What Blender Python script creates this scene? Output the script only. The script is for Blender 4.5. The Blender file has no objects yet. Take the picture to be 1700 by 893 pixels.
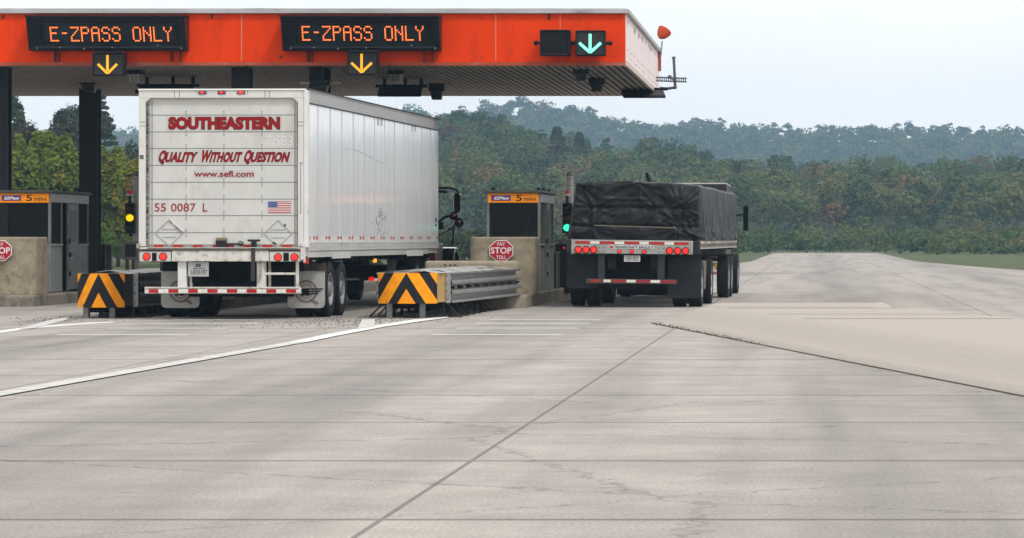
import bpy, bmesh, math, random
import numpy as np
from mathutils import Vector, Matrix, noise

C = bpy.context.scene.collection
sc = bpy.context.scene
R = math.radians

# ------------------------------------------------------------------ camera, sky, sun, exposure
FPX, CX, CY, H = 6000.0, 1350.0, 395.0, 1.36
cam_d = bpy.data.cameras.new('camera')
cam_d.sensor_width = 36.0
cam_d.lens = FPX * 36.0 / 1700.0
cam_d.shift_x = -(CX - 850.0) / 1700.0
cam_d.shift_y = (CY - 446.5) / 1700.0
cam_d.clip_start = 0.5
cam_d.clip_end = 6000
cam = bpy.data.objects.new('camera', cam_d)
cam.location = (0, 0, H)
cam.rotation_euler = (R(90), 0, 0)
C.objects.link(cam)
sc.camera = cam

SUN_EL, SUN_AZ = 52.0, 140.0          # azimuth clockwise from +Y
w = bpy.data.worlds.new('World')
sc.world = w
w.use_nodes = True
nt = w.node_tree
bg = nt.nodes['Background']
sky = nt.nodes.new('ShaderNodeTexSky')
sky.sky_type = 'NISHITA'
sky.sun_disc = False
sky.sun_elevation = R(SUN_EL)
sky.sun_rotation = R(SUN_AZ)
sky.dust_density = 3.0
sky.air_density = 1.3
tcw = nt.nodes.new('ShaderNodeTexCoord')
nzw = nt.nodes.new('ShaderNodeTexNoise')
nzw.inputs['Scale'].default_value = 3.0
nzw.inputs['Detail'].default_value = 5.0
rpw = nt.nodes.new('ShaderNodeValToRGB')
rpw.color_ramp.elements[0].position = 0.35
rpw.color_ramp.elements[0].color = (11.9, 11.9, 11.9, 1)
rpw.color_ramp.elements[1].position = 0.65
rpw.color_ramp.elements[1].color = (13.6, 13.4, 13.2, 1)
mxw = nt.nodes.new('ShaderNodeMix')
mxw.data_type = 'RGBA'
mxw.inputs[0].default_value = 0.85
nt.links.new(tcw.outputs['Generated'], nzw.inputs['Vector'])
nt.links.new(nzw.outputs['Fac'], rpw.inputs['Fac'])
nt.links.new(sky.outputs[0], mxw.inputs[6])
nt.links.new(rpw.outputs[0], mxw.inputs[7])
nt.links.new(mxw.outputs[2], bg.inputs['Color'])
bg.inputs['Strength'].default_value = 0.109

sun_d = bpy.data.lights.new('sun', 'SUN')
sun_d.energy = 1.9
sun_d.angle = R(10)
sun_d.color = (1.0, 0.96, 0.9)
sun = bpy.data.objects.new('sun', sun_d)
sd = Vector((math.sin(R(SUN_AZ)) * math.cos(R(SUN_EL)), math.cos(R(SUN_AZ)) * math.cos(R(SUN_EL)), math.sin(R(SUN_EL))))
sun.rotation_euler = sd.to_track_quat('Z', 'Y').to_euler()
sun.location = sd * 60
C.objects.link(sun)

sc.view_settings.view_transform = 'Standard'
sc.view_settings.look = 'None'
sc.view_settings.exposure = 0.0
sc.view_settings.gamma = 1.0
sc.view_settings.use_curve_mapping = False
sc.render.engine = 'CYCLES'
sc.cycles.use_denoising = True
sc.cycles.max_bounces = 6
sc.cycles.diffuse_bounces = 3
sc.cycles.volume_bounces = 0
sc.cycles.transparent_max_bounces = 8
sc.cycles.caustics_reflective = False
sc.cycles.caustics_refractive = False

rng = random.Random(7)

def P(px, py, Y):
    return Vector(((px - CX) * Y / FPX, Y, H + (CY - py) * Y / FPX))
def PX(px, Y):
    return (px - CX) * Y / FPX
def PZ(py, Y):
    return H + (CY - py) * Y / FPX

# ------------------------------------------------------------------ materials
MATS = {}
def mat(name, col, rough=0.6, metal=0.0, var=0.0, scale=4.0, stretch=(1, 1, 1), dirt=None, dirt_amt=0.0, dirt_scale=1.5,
        bump=0.0, bump_scale=30.0, emit=None, emit_s=0.0, coat=0.0, spec=0.16):
    if name in MATS:
        return MATS[name]
    m = bpy.data.materials.new(name)
    m.use_nodes = True
    n, l = m.node_tree.nodes, m.node_tree.links
    b = n['Principled BSDF']
    b.inputs['Base Color'].default_value = (*col, 1)
    b.inputs['Roughness'].default_value = rough
    b.inputs['Metallic'].default_value = metal
    b.inputs['Specular IOR Level'].default_value = spec
    b.inputs['Coat Weight'].default_value = coat
    tc = n.new('ShaderNodeTexCoord')
    mp = n.new('ShaderNodeMapping')
    mp.inputs['Scale'].default_value = stretch
    l.new(tc.outputs['Object'], mp.inputs['Vector'])
    out = None
    if var > 0:
        nz = n.new('ShaderNodeTexNoise')
        nz.inputs['Scale'].default_value = scale
        nz.inputs['Detail'].default_value = 6
        nz.inputs['Roughness'].default_value = 0.65
        l.new(mp.outputs[0], nz.inputs['Vector'])
        rp = n.new('ShaderNodeValToRGB')
        rp.color_ramp.elements[0].position = 0.3
        rp.color_ramp.elements[1].position = 0.72
        rp.color_ramp.elements[0].color = (*[max(0, c * (1 - var)) for c in col], 1)
        rp.color_ramp.elements[1].color = (*[min(1, c * (1 + var)) for c in col], 1)
        l.new(nz.outputs['Fac'], rp.inputs['Fac'])
        out = rp.outputs[0]
        mr = n.new('ShaderNodeMapRange')
        mr.inputs['To Min'].default_value = max(0.02, rough - 0.12)
        mr.inputs['To Max'].default_value = min(1, rough + 0.12)
        l.new(nz.outputs['Fac'], mr.inputs['Value'])
        l.new(mr.outputs[0], b.inputs['Roughness'])
    if dirt is not None:
        nd = n.new('ShaderNodeTexNoise')
        nd.inputs['Scale'].default_value = dirt_scale
        nd.inputs['Detail'].default_value = 8
        nd.inputs['Roughness'].default_value = 0.7
        l.new(mp.outputs[0], nd.inputs['Vector'])
        rd = n.new('ShaderNodeValToRGB')
        rd.color_ramp.elements[0].position = 0.62 - 0.35 * dirt_amt
        rd.color_ramp.elements[1].position = 0.8 - 0.25 * dirt_amt
        l.new(nd.outputs['Fac'], rd.inputs['Fac'])
        mx = n.new('ShaderNodeMix')
        mx.data_type = 'RGBA'
        l.new(rd.outputs[0], mx.inputs[0])
        if out is not None:
            l.new(out, mx.inputs[6])
        else:
            mx.inputs[6].default_value = (*col, 1)
        mx.inputs[7].default_value = (*dirt, 1)
        out = mx.outputs[2]
    if out is not None:
        l.new(out, b.inputs['Base Color'])
    if bump > 0:
        nb = n.new('ShaderNodeTexNoise')
        nb.inputs['Scale'].default_value = bump_scale
        nb.inputs['Detail'].default_value = 5
        l.new(mp.outputs[0], nb.inputs['Vector'])
        bp = n.new('ShaderNodeBump')
        bp.inputs['Strength'].default_value = bump
        bp.inputs['Distance'].default_value = 0.02
        l.new(nb.outputs['Fac'], bp.inputs['Height'])
        l.new(bp.outputs[0], b.inputs['Normal'])
    if emit is not None:
        b.inputs['Emission Color'].default_value = (*emit, 1)
        b.inputs['Emission Strength'].default_value = emit_s
    MATS[name] = m
    return m

def s2l(r, g, b):
    f = lambda c: (c / 255 / 12.92) if c / 255 <= 0.04045 else ((c / 255 + 0.055) / 1.055) ** 2.4
    return (f(r), f(g), f(b))

black = mat('black_paint', (0.012, 0.013, 0.015), 0.45, var=0.3, scale=3)
matte_black = mat('matte_black', (0.008, 0.008, 0.009), 0.8, var=0.3, scale=5)
steel_dark = mat('dark_steel', (0.010, 0.011, 0.014), 0.38, var=0.4, scale=2, stretch=(1, 1, 0.3))
orange = mat('orange_panel', (0.74, 0.046, 0.001), 0.5, var=0.10, scale=0.45, stretch=(1, 1, 0.25), dirt=(0.46, 0.034, 0.006), dirt_amt=0.28, dirt_scale=3.0, spec=0.06)
grey_metal = mat('grey_metal', (0.43, 0.43, 0.44), 0.5, var=0.2, scale=3, stretch=(0.4, 1, 2), dirt=(0.13, 0.12, 0.12), dirt_amt=0.15)
galv = mat('galvanised_steel', (0.33, 0.33, 0.325), 0.4, metal=0.6, var=0.3, scale=6, dirt=(0.2, 0.18, 0.15), dirt_amt=0.2)
soffit_m = mat('soffit_sheet', (0.40, 0.34, 0.295), 0.6, var=0.22, scale=1.1, dirt=(0.24, 0.20, 0.17), dirt_amt=0.25, dirt_scale=0.6)
white_paint = mat('white_paint', (0.62, 0.61, 0.585), 0.42, var=0.08, scale=2.5, dirt=(0.42, 0.39, 0.34), dirt_amt=0.22, dirt_scale=3.0, stretch=(1, 1, 0.3))
door_white = mat('door_white', (0.56, 0.56, 0.535), 0.48, var=0.08, scale=1.6, dirt=(0.44, 0.43, 0.40), dirt_amt=0.34, dirt_scale=1.8, stretch=(1, 1, 0.45))
dirty_white = mat('dirty_white', (0.62, 0.60, 0.55), 0.6, var=0.12, scale=6, dirt=(0.19, 0.15, 0.10), dirt_amt=0.32, dirt_scale=9)
seam_m = mat('seam_grey', (0.13, 0.13, 0.125), 0.7)
red_txt = mat('red_lettering', (0.25, 0.008, 0.010), 0.5, var=0.12, scale=8)
dark_txt = mat('dark_lettering', (0.035, 0.012, 0.012), 0.6)
chalk = mat('chalk_white', (0.67, 0.68, 0.67), 0.9)
red_tape = mat('red_reflector', (0.42, 0.018, 0.016), 0.4, var=0.2, scale=9, dirt=(0.3, 0.12, 0.10), dirt_amt=0.15, dirt_scale=14)
white_tape = mat('white_reflector', (0.66, 0.68, 0.63), 0.4, var=0.1, scale=12, dirt=(0.4, 0.36, 0.28), dirt_amt=0.2, dirt_scale=16)
lamp_red = mat('lit_red_lens', (0.55, 0.01, 0.01), 0.3, emit=(1.0, 0.022, 0.016), emit_s=0.75)
lamp_red_hot = mat('lit_red_diodes', (0.8, 0.05, 0.04), 0.3, emit=(1.0, 0.10, 0.075), emit_s=1.3)
lamp_dim = mat('red_lens', (0.35, 0.01, 0.015), 0.25, emit=(1.0, 0.03, 0.05), emit_s=0.22)
amber_lit = mat('lit_amber_lens', (0.7, 0.25, 0.02), 0.3, emit=(1.0, 0.35, 0.03), emit_s=1.2)
chrome = mat('chrome', (0.75, 0.75, 0.76), 0.15, metal=1.0)
rubber = mat('tyre_rubber', (0.016, 0.016, 0.017), 0.78, var=0.3, scale=10, dirt=(0.05, 0.047, 0.043), dirt_amt=0.2, dirt_scale=5)
rim_m = mat('wheel_rim', (0.30, 0.30, 0.30), 0.5, metal=0.3, var=0.2, scale=6, dirt=(0.12, 0.11, 0.10), dirt_amt=0.3, dirt_scale=4)
flap_white = mat('mud_flap_white', (0.42, 0.42, 0.40), 0.6, var=0.12, scale=3, dirt=(0.24, 0.22, 0.20), dirt_amt=0.3, dirt_scale=3)
flap_black = mat('mud_flap_black', (0.017, 0.019, 0.022), 0.6, var=0.3, scale=4, dirt=(0.04, 0.039, 0.037), dirt_amt=0.2, dirt_scale=2.5)
emblem_m = mat('flap_emblem_brown', (0.19, 0.155, 0.14), 0.7, var=0.2, scale=12)
concrete_block = mat('old_concrete', (0.28, 0.238, 0.172), 0.9, var=0.32, scale=3.5, dirt=(0.13, 0.11, 0.08), dirt_amt=0.26, dirt_scale=6.5, bump=0.5, bump_scale=22)
kerb_m = mat('kerb_concrete', (0.235, 0.21, 0.17), 0.9, var=0.25, scale=3, dirt=(0.08, 0.07, 0.06), dirt_amt=0.35, dirt_scale=1.6, bump=0.4, bump_scale=18)
booth_m = mat('booth_metal', (0.20, 0.21, 0.19), 0.5, metal=0.1, var=0.18, scale=3, dirt=(0.07, 0.07, 0.065), dirt_amt=0.25, dirt_scale=2.5)
booth_light = mat('booth_trim', (0.36, 0.37, 0.36), 0.5, metal=0.2, var=0.12, scale=4)
booth_inside = mat('booth_interior', (0.022, 0.023, 0.024), 0.8, var=0.2)
amber_sign = mat('amber_sign', (0.85, 0.27, 0.004), 0.45, var=0.06, scale=5)
purple_m = mat('purple_patch', (0.10, 0.03, 0.19), 0.5, var=0.15, scale=8)
stop_red = mat('stop_sign_red', (0.40, 0.018, 0.028), 0.45, var=0.07, scale=6)
sign_white = mat('sign_white', (0.72, 0.72, 0.72), 0.5)
tan_panel = mat('tan_panel', (0.40, 0.26, 0.095), 0.6, var=0.15, scale=4, dirt=(0.2, 0.13, 0.06), dirt_amt=0.3, dirt_scale=5)
yellow_arrow = mat('lit_yellow_arrow', (0.3, 0.14, 0.01), 0.4, emit=(1.0, 0.47, 0.028), emit_s=1.0)
green_arrow = mat('lit_green_arrow', (0.3, 0.8, 0.6), 0.4, emit=(0.12, 1.0, 0.66), emit_s=0.98)
led_m = mat('lit_led_dots', (0.8, 0.2, 0.05), 0.4, emit=(1.0, 0.17, 0.035), emit_s=1.75)
screen_m = mat('led_screen', (0.020, 0.030, 0.034), 0.35, var=0.15, scale=10)
housing_m = mat('sign_housing', (0.011, 0.014, 0.019), 0.4, var=0.25, scale=3)
lens_grey = mat('lamp_lens', (0.36, 0.37, 0.34), 0.25, var=0.2, scale=6)
lens_dark = mat('lamp_lens_dark', (0.055, 0.055, 0.045), 0.3, var=0.2, scale=6)
cab_red = mat('cab_red', (0.17, 0.008, 0.012), 0.3, coat=0.5)
cab_black = mat('cab_black', (0.006, 0.006, 0.007), 0.12, coat=0.8)
pink_panel = mat('pale_end_panel', (0.84, 0.72, 0.72), 0.55, var=0.05, scale=2, dirt=(0.42, 0.31, 0.30), dirt_amt=0.12, dirt_scale=5)
pale_trim = mat('pale_trim', (0.60, 0.50, 0.44), 0.6, var=0.15, scale=6)
lime_vest = mat('lime_vest', (0.35, 0.62, 0.04), 0.7)
skin_m = mat('skin', (0.36, 0.20, 0.13), 0.6)
hair_m = mat('dark_hair', (0.02, 0.014, 0.01), 0.7)
shirt_m = mat('navy_shirt', (0.02, 0.025, 0.05), 0.8)
bark = mat('bark', (0.085, 0.065, 0.05), 0.9, var=0.35, scale=6, stretch=(1, 1, 0.3))
stone_m = mat('grit', (0.10, 0.09, 0.08), 0.9, var=0.4, scale=30)
paint_line = mat('road_paint', (0.68, 0.68, 0.66), 0.7, var=0.1, scale=3, dirt=(0.36, 0.34, 0.31), dirt_amt=0.3, dirt_scale=5)
worn_line = mat('worn_road_paint', (0.56, 0.55, 0.53), 0.75, var=0.1, scale=3, dirt=(0.30, 0.28, 0.26), dirt_amt=0.42, dirt_scale=3.0)
flag_blue = mat('flag_blue', (0.04, 0.06, 0.22), 0.5)
flag_red = mat('flag_red', (0.42, 0.03, 0.04), 0.5)

def glass_mat(name, tint, t=0.5):
    m = bpy.data.materials.new(name)
    m.use_nodes = True
    n, l = m.node_tree.nodes, m.node_tree.links
    n.clear()
    o = n.new('ShaderNodeOutputMaterial')
    tr = n.new('ShaderNodeBsdfTransparent'); tr.inputs[0].default_value = (*tint, 1)
    gl = n.new('ShaderNodeBsdfGlossy'); gl.inputs['Roughness'].default_value = 0.03
    mx = n.new('ShaderNodeMixShader')
    fr = n.new('ShaderNodeFresnel'); fr.inputs['IOR'].default_value = 1.22
    l.new(fr.outputs[0], mx.inputs[0]); l.new(tr.outputs[0], mx.inputs[1]); l.new(gl.outputs[0], mx.inputs[2])
    l.new(mx.outputs[0], o.inputs[0])
    return m
glass = glass_mat('tinted_glass', (0.42, 0.46, 0.44))
glass_green = glass_mat('green_glass', (0.30, 0.38, 0.34))

# ------------------------------------------------------------------ mesh builder
ROOTM = {}
class MB:
    def __init__(s):
        s.v, s.f = [], []
    def add(s, vs, fs):
        o = len(s.v)
        s.v += [tuple(q) for q in vs]
        s.f += [tuple(i + o for i in q) for q in fs]
        return s
    def hexa(s, q):   # 8 corners: bottom 4 ccw, top 4 ccw
        return s.add(q, [(3, 2, 1, 0), (4, 5, 6, 7), (0, 1, 5, 4), (1, 2, 6, 5), (2, 3, 7, 6), (3, 0, 4, 7)])
    def box(s, x0, x1, y0, y1, z0, z1):
        return s.hexa([(x0, y0, z0), (x1, y0, z0), (x1, y1, z0), (x0, y1, z0), (x0, y0, z1), (x1, y0, z1), (x1, y1, z1), (x0, y1, z1)])
    def pbox(s, px0, px1, py0, py1, Y, d):   # box whose front face covers a pixel rectangle at depth Y
        a, b = P(px0, py1, Y), P(px1, py0, Y)
        return s.box(a.x, b.x, Y, Y + d, a.z, b.z)
    def beam(s, a, b, w, h=None):   # rectangular bar between two points
        a, b = Vector(a), Vector(b)
        h = h or w
        d = (b - a).normalized()
        up = Vector((0, 0, 1)) if abs(d.z) < 0.95 else Vector((0, 1, 0))
        u = d.cross(up).normalized(); v = u.cross(d).normalized()
        q = []
        for p in (a, b):
            q += [p - u * w / 2 - v * h / 2, p + u * w / 2 - v * h / 2, p + u * w / 2 + v * h / 2, p - u * w / 2 + v * h / 2]
        return s.hexa(q)
    def cyl(s, a, b, r, n=14, r2=None):
        a, b = Vector(a), Vector(b)
        r2 = r if r2 is None else r2
        d = (b - a).normalized()
        up = Vector((0, 0, 1)) if abs(d.z) < 0.95 else Vector((0, 1, 0))
        u = d.cross(up).normalized(); v = u.cross(d).normalized()
        vs = []
        for p, rr in ((a, r), (b, r2)):
            for i in range(n):
                t = 2 * math.pi * i / n
                vs.append(p + (u * math.cos(t) + v * math.sin(t)) * rr)
        fs = [(i, (i + 1) % n, n + (i + 1) % n, n + i) for i in range(n)]
        fs += [tuple(range(n - 1, -1, -1)), tuple(range(n, 2 * n))]
        return s.add(vs, fs)
    def tube(s, pts, r, n=8):
        for a, b in zip(pts[:-1], pts[1:]):
            s.cyl(a, b, r, n)
        for p in pts[1:-1]:
            s.sphere(p, r * 1.02, 8, 6)
        return s
    def sphere(s, c, r, n=16, m=10, sc=(1, 1, 1)):
        vs, fs = [], []
        for j in range(m + 1):
            a = math.pi * j / m
            for i in range(n):
                t = 2 * math.pi * i / n
                vs.append((c[0] + r * sc[0] * math.sin(a) * math.cos(t), c[1] + r * sc[1] * math.sin(a) * math.sin(t), c[2] + r * sc[2] * math.cos(a)))
        for j in range(m):
            for i in range(n):
                fs.append((j * n + i, (j + 1) * n + i, (j + 1) * n + (i + 1) % n, j * n + (i + 1) % n))
        return s.add(vs, fs)
    def lathe(s, c, axis, prof, n=24):   # prof: (radius, offset along axis)
        c, axis = Vector(c), Vector(axis).normalized()
        up = Vector((0, 0, 1)) if abs(axis.z) < 0.95 else Vector((0, 1, 0))
        u = axis.cross(up).normalized(); v = axis.cross(u).normalized()
        vs, fs = [], []
        for r, o in prof:
            for i in range(n):
                t = 2 * math.pi * i / n
                vs.append(c + axis * o + (u * math.cos(t) + v * math.sin(t)) * r)
        for j in range(len(prof) - 1):
            for i in range(n):
                fs.append((j * n + i, (j + 1) * n + i, (j + 1) * n + (i + 1) % n, j * n + (i + 1) % n))
        return s.add(vs, fs)
    def prism(s, poly, a, b):   # poly: (x,z) outline extruded in y from a to b
        n = len(poly)
        vs = [(x, a, z) for x, z in poly] + [(x, b, z) for x, z in poly]
        fs = [tuple(range(n)), tuple(range(2 * n - 1, n - 1, -1))]
        fs += [(i, n + i, n + (i + 1) % n, (i + 1) % n) for i in range(n)]
        return s.add(vs, fs)
    def prism_x(s, poly, a, b):   # poly: (y,z) outline extruded in x
        n = len(poly)
        vs = [(a, y, z) for y, z in poly] + [(b, y, z) for y, z in poly]
        fs = [tuple(range(n)), tuple(range(2 * n - 1, n - 1, -1))]
        fs += [(i, n + i, n + (i + 1) % n, (i + 1) % n) for i in range(n)]
        return s.add(vs, fs)
    def prism_z(s, poly, a, b):
        n = len(poly)
        vs = [(x, y, a) for x, y in poly] + [(x, y, b) for x, y in poly]
        fs = [tuple(range(n)), tuple(range(2 * n - 1, n - 1, -1))]
        fs += [(i, n + i, n + (i + 1) % n, (i + 1) % n) for i in range(n)]
        return s.add(vs, fs)
    def build_each(s, name, material, parent=None, **k):
        par = list(range(len(s.v)))
        def root(i):
            while par[i] != i:
                par[i] = par[par[i]]; i = par[i]
            return i
        for f in s.f:
            for i in f[1:]: par[root(i)] = root(f[0])
        groups = {}
        for f in s.f: groups.setdefault(root(f[0]), []).append(f)
        out = []
        for fs in groups.values():
            ids = sorted({i for f in fs for i in f}); mp = {i: n for n, i in enumerate(ids)}
            out.append(MB().add([s.v[i] for i in ids], [tuple(mp[i] for i in f) for f in fs]).build(name, material, parent, **k))
        return out
    def build(s, name, material, parent=None, bevel=0.0, smooth=False, local=False, fixn=True):
        me = bpy.data.meshes.new(name)
        vs = s.v
        if parent is not None and not local:
            top = parent
            while top.parent:
                top = top.parent
            inv = ROOTM.get(top.name)
            if inv is not None:
                vs = [tuple(inv @ Vector(q)) for q in vs]
        me.from_pydata(vs, [], s.f)
        if fixn:
            bm = bmesh.new(); bm.from_mesh(me)
            bmesh.ops.recalc_face_normals(bm, faces=bm.faces)
            bm.to_mesh(me); bm.free()
        me.materials.append(material)
        if smooth:
            me.polygons.foreach_set('use_smooth', [True] * len(me.polygons))
        me.update()
        o = bpy.data.objects.new(name, me)
        C.objects.link(o)
        if parent is not None:
            o.parent = parent
        if bevel > 0:
            md = o.modifiers.new('bevel', 'BEVEL')
            md.width = bevel; md.segments = 2; md.limit_method = 'ANGLE'; md.angle_limit = R(40)
        return o

def tag(o, label=None, cat=None, group=None, kind=None):
    if label: o['label'] = label
    if cat: o['category'] = cat
    if group: o['group'] = group
    if kind: o['kind'] = kind
    return o
def thing(name, label, cat, loc=(0, 0, 0), rotz=0.0, group=None):
    o = bpy.data.objects.new(name, None)
    o.empty_display_size = 0.3
    C.objects.link(o)
    o.location = loc
    o.rotation_euler = (0, 0, rotz)
    ROOTM[o.name] = (Matrix.Translation(Vector(loc)) @ Matrix.Rotation(rotz, 4, 'Z')).inverted()
    return tag(o, label, cat, group)
def copy_tree(o, loc=None, label=None, parent=None):
    c = o.copy()
    C.objects.link(c)
    if parent is not None:
        c.parent = parent
    if loc is not None:
        c.location = loc
        if o.name in ROOTM:
            ROOTM[c.name] = (Matrix.Translation(Vector(loc)) @ Matrix.Rotation(o.rotation_euler.z, 4, 'Z')).inverted()
    if label:
        c['label'] = label
    for ch in list(o.children):
        copy_tree(ch, parent=c)
    return c

def text_mesh(body, bold=0.0, shear=0.0, extrude=0.004, spacing=1.0, small_caps=0.75):
    cu = bpy.data.curves.new('txt', 'FONT')
    cu.body = body
    cu.offset = bold
    cu.shear = shear
    cu.extrude = 0.01
    cu.space_character = spacing
    cu.resolution_u = 3
    o = bpy.data.objects.new('txt', cu)
    C.objects.link(o)
    dg = bpy.context.evaluated_depsgraph_get()
    dg.update()
    me = bpy.data.meshes.new_from_object(o.evaluated_get(dg))
    V = [tuple(v.co) for v in me.vertices]
    F = [tuple(p.vertices) for p in me.polygons]
    bpy.data.objects.remove(o)
    bpy.data.curves.remove(cu)
    bpy.data.meshes.remove(me)
    return V, F
def text_into(mb, body, x0, x1, z0, z1, y, bold=0.0, shear=0.0, depth=0.004, spacing=1.0, warp=None):
    """lettering standing on the plane y, facing -y, filling the rectangle"""
    V, F = text_mesh(body, bold, shear, spacing=spacing)
    a = np.array(V)
    mn, mx = a.min(0), a.max(0)
    o = []
    for p in V:
        u = (p[0] - mn[0]) / (mx[0] - mn[0]); v = (p[1] - mn[1]) / (mx[1] - mn[1])
        d = (p[2] - mn[2]) / max(1e-6, mx[2] - mn[2])
        X = x0 + u * (x1 - x0); Z = z0 + v * (z1 - z0)
        if warp: X, Z = warp(u, v, X, Z)
        o.append((X, y - d * depth, Z))
    return mb.add(o, F)
# ------------------------------------------------------------------ ground, road, paint
def attr_mat_ground():
    m = bpy.data.materials.new('road_concrete')
    m.use_nodes = True
    n, l = m.node_tree.nodes, m.node_tree.links
    b = n['Principled BSDF']
    b.inputs['Roughness'].default_value = 0.85
    b.inputs['Specular IOR Level'].default_value = 0.12
    tc = n.new('ShaderNodeTexCoord')
    sep = n.new('ShaderNodeSeparateXYZ'); l.new(tc.outputs['Object'], sep.inputs[0])
    # mottling
    n1 = n.new('ShaderNodeTexNoise'); n1.inputs['Scale'].default_value = 0.8; n1.inputs['Detail'].default_value = 8; n1.inputs['Roughness'].default_value = 0.7
    l.new(tc.outputs['Object'], n1.inputs['Vector'])
    r1 = n.new('ShaderNodeValToRGB')
    r1.color_ramp.elements[0].position = 0.3; r1.color_ramp.elements[0].color = (0.300, 0.274, 0.250, 1)
    r1.color_ramp.elements[1].position = 0.72; r1.color_ramp.elements[1].color = (0.450, 0.412, 0.378, 1)
    l.new(n1.outputs['Fac'], r1.inputs['Fac'])
    # tyre and oil staining, drawn out along the lanes
    mp = n.new('ShaderNodeMapping'); mp.inputs['Scale'].default_value = (1.3, 0.055, 1)
    l.new(tc.outputs['Object'], mp.inputs['Vector'])
    n2 = n.new('ShaderNodeTexNoise'); n2.inputs['Scale'].default_value = 1.0; n2.inputs['Detail'].default_value = 6
    l.new(mp.outputs[0], n2.inputs['Vector'])
    r2 = n.new('ShaderNodeValToRGB')
    r2.color_ramp.elements[0].position = 0.45; r2.color_ramp.elements[1].position = 0.72
    r2.color_ramp.elements[1].color = (0.55, 0.55, 0.55, 1)
    l.new(n2.outputs['Fac'], r2.inputs['Fac'])
    mx = n.new('ShaderNodeMix'); mx.data_type = 'RGBA'
    l.new(r2.outputs[0], mx.inputs[0]); l.new(r1.outputs[0], mx.inputs[6]); mx.inputs[7].default_value = (0.19, 0.18, 0.18, 1)
    # oil and rubber darkening down the middle of every lane
    def mth(op, a, v):
        q = n.new('ShaderNodeMath'); q.operation = op
        if hasattr(a, 'links'): l.new(a, q.inputs[0])
        else: q.inputs[0].default_value = a
        if hasattr(v, 'links'): l.new(v, q.inputs[1])
        else: q.inputs[1].default_value = v
        return q.outputs[0]
    ph = mth('MULTIPLY', mth('ADD', sep.outputs['X'], 9.75), 2 * math.pi / 5.25)
    lane = mth('ADD', mth('MULTIPLY', mth('COSINE', ph, 0.0), 0.5), 0.5)
    lane = mth('MULTIPLY', mth('POWER', lane, 2.5), mth('ADD', mth('MULTIPLY', n2.outputs['Fac'], 0.9), 0.12))
    lane = mth('MULTIPLY', lane, 0.62)
    ml = n.new('ShaderNodeMix'); ml.data_type = 'RGBA'
    l.new(lane, ml.inputs[0]); l.new(mx.outputs[2], ml.inputs[6]); ml.inputs[7].default_value = (0.15, 0.145, 0.14, 1)
    # drips, and wandering cracks
    n4 = n.new('ShaderNodeTexNoise'); n4.inputs['Scale'].default_value = 5.0; n4.inputs['Detail'].default_value = 5; l.new(tc.outputs['Object'], n4.inputs['Vector'])
    r4 = n.new('ShaderNodeValToRGB'); r4.color_ramp.elements[0].position = 0.66; r4.color_ramp.elements[1].position = 0.72
    r4.color_ramp.elements[1].color = (0.7, 0.7, 0.7, 1); l.new(n4.outputs['Fac'], r4.inputs['Fac'])
    md = n.new('ShaderNodeMix'); md.data_type = 'RGBA'
    l.new(mth('MULTIPLY', r4.outputs[0], mth('ADD', lane, 0.25)), md.inputs[0]); l.new(ml.outputs[2], md.inputs[6]); md.inputs[7].default_value = (0.07, 0.068, 0.066, 1)
    vm = n.new('ShaderNodeVectorMath'); vm.operation = 'MULTIPLY_ADD'; l.new(n4.outputs['Color'], vm.inputs[0]); vm.inputs[1].default_value = (0.5, 0.5, 0); l.new(tc.outputs['Object'], vm.inputs[2])
    vo = n.new('ShaderNodeTexVoronoi'); vo.feature = 'DISTANCE_TO_EDGE'; vo.inputs['Scale'].default_value = 0.16; l.new(vm.outputs[0], vo.inputs['Vector'])
    r5 = n.new('ShaderNodeValToRGB'); r5.color_ramp.elements[0].position = 0.0012; r5.color_ramp.elements[0].color = (0.42, 0.42, 0.42, 1)
    r5.color_ramp.elements[1].position = 0.004; r5.color_ramp.elements[1].color = (0, 0, 0, 1); l.new(vo.outputs['Distance'], r5.inputs['Fac'])
    mc = n.new('ShaderNodeMix'); mc.data_type = 'RGBA'
    l.new(r5.outputs[0], mc.inputs[0]); l.new(md.outputs[2], mc.inputs[6]); mc.inputs[7].default_value = (0.06, 0.056, 0.052, 1)
    n5 = n.new('ShaderNodeTexNoise'); n5.inputs['Scale'].default_value = 45; n5.inputs['Detail'].default_value = 3; l.new(tc.outputs['Object'], n5.inputs['Vector'])
    r6 = n.new('ShaderNodeValToRGB'); r6.color_ramp.elements[0].position = 0.3; r6.color_ramp.elements[0].color = (0.72, 0.72, 0.72, 1); r6.color_ramp.elements[1].position = 0.7; r6.color_ramp.elements[1].color = (1.2, 1.19, 1.17, 1)
    l.new(n5.outputs['Fac'], r6.inputs['Fac'])
    mg = n.new('ShaderNodeMix'); mg.data_type = 'RGBA'; mg.blend_type = 'MULTIPLY'; mg.inputs[0].default_value = 1.0
    l.new(mc.outputs[2], mg.inputs[6]); l.new(r6.outputs[0], mg.inputs[7])
    mx = mg
    # joints across the road every 4.6 m and along it every 5.2 m
    def joint(out, period, off, width):
        a = n.new('ShaderNodeMath'); a.operation = 'ADD'; a.inputs[1].default_value = off + 1000 * period; l.new(out, a.inputs[0])
        d = n.new('ShaderNodeMath'); d.operation = 'DIVIDE'; d.inputs[1].default_value = period; l.new(a.outputs[0], d.inputs[0])
        f = n.new('ShaderNodeMath'); f.operation = 'FRACT'; l.new(d.outputs[0], f.inputs[0])
        c = n.new('ShaderNodeMath'); c.operation = 'LESS_THAN'; c.inputs[1].default_value = width / period; l.new(f.outputs[0], c.inputs[0])
        return c.outputs[0]
    jy = joint(sep.outputs['Y'], 4.6, 1.0, 0.11)
    jx = joint(sep.outputs['X'], 5.2, 2.1, 0.03)
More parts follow.
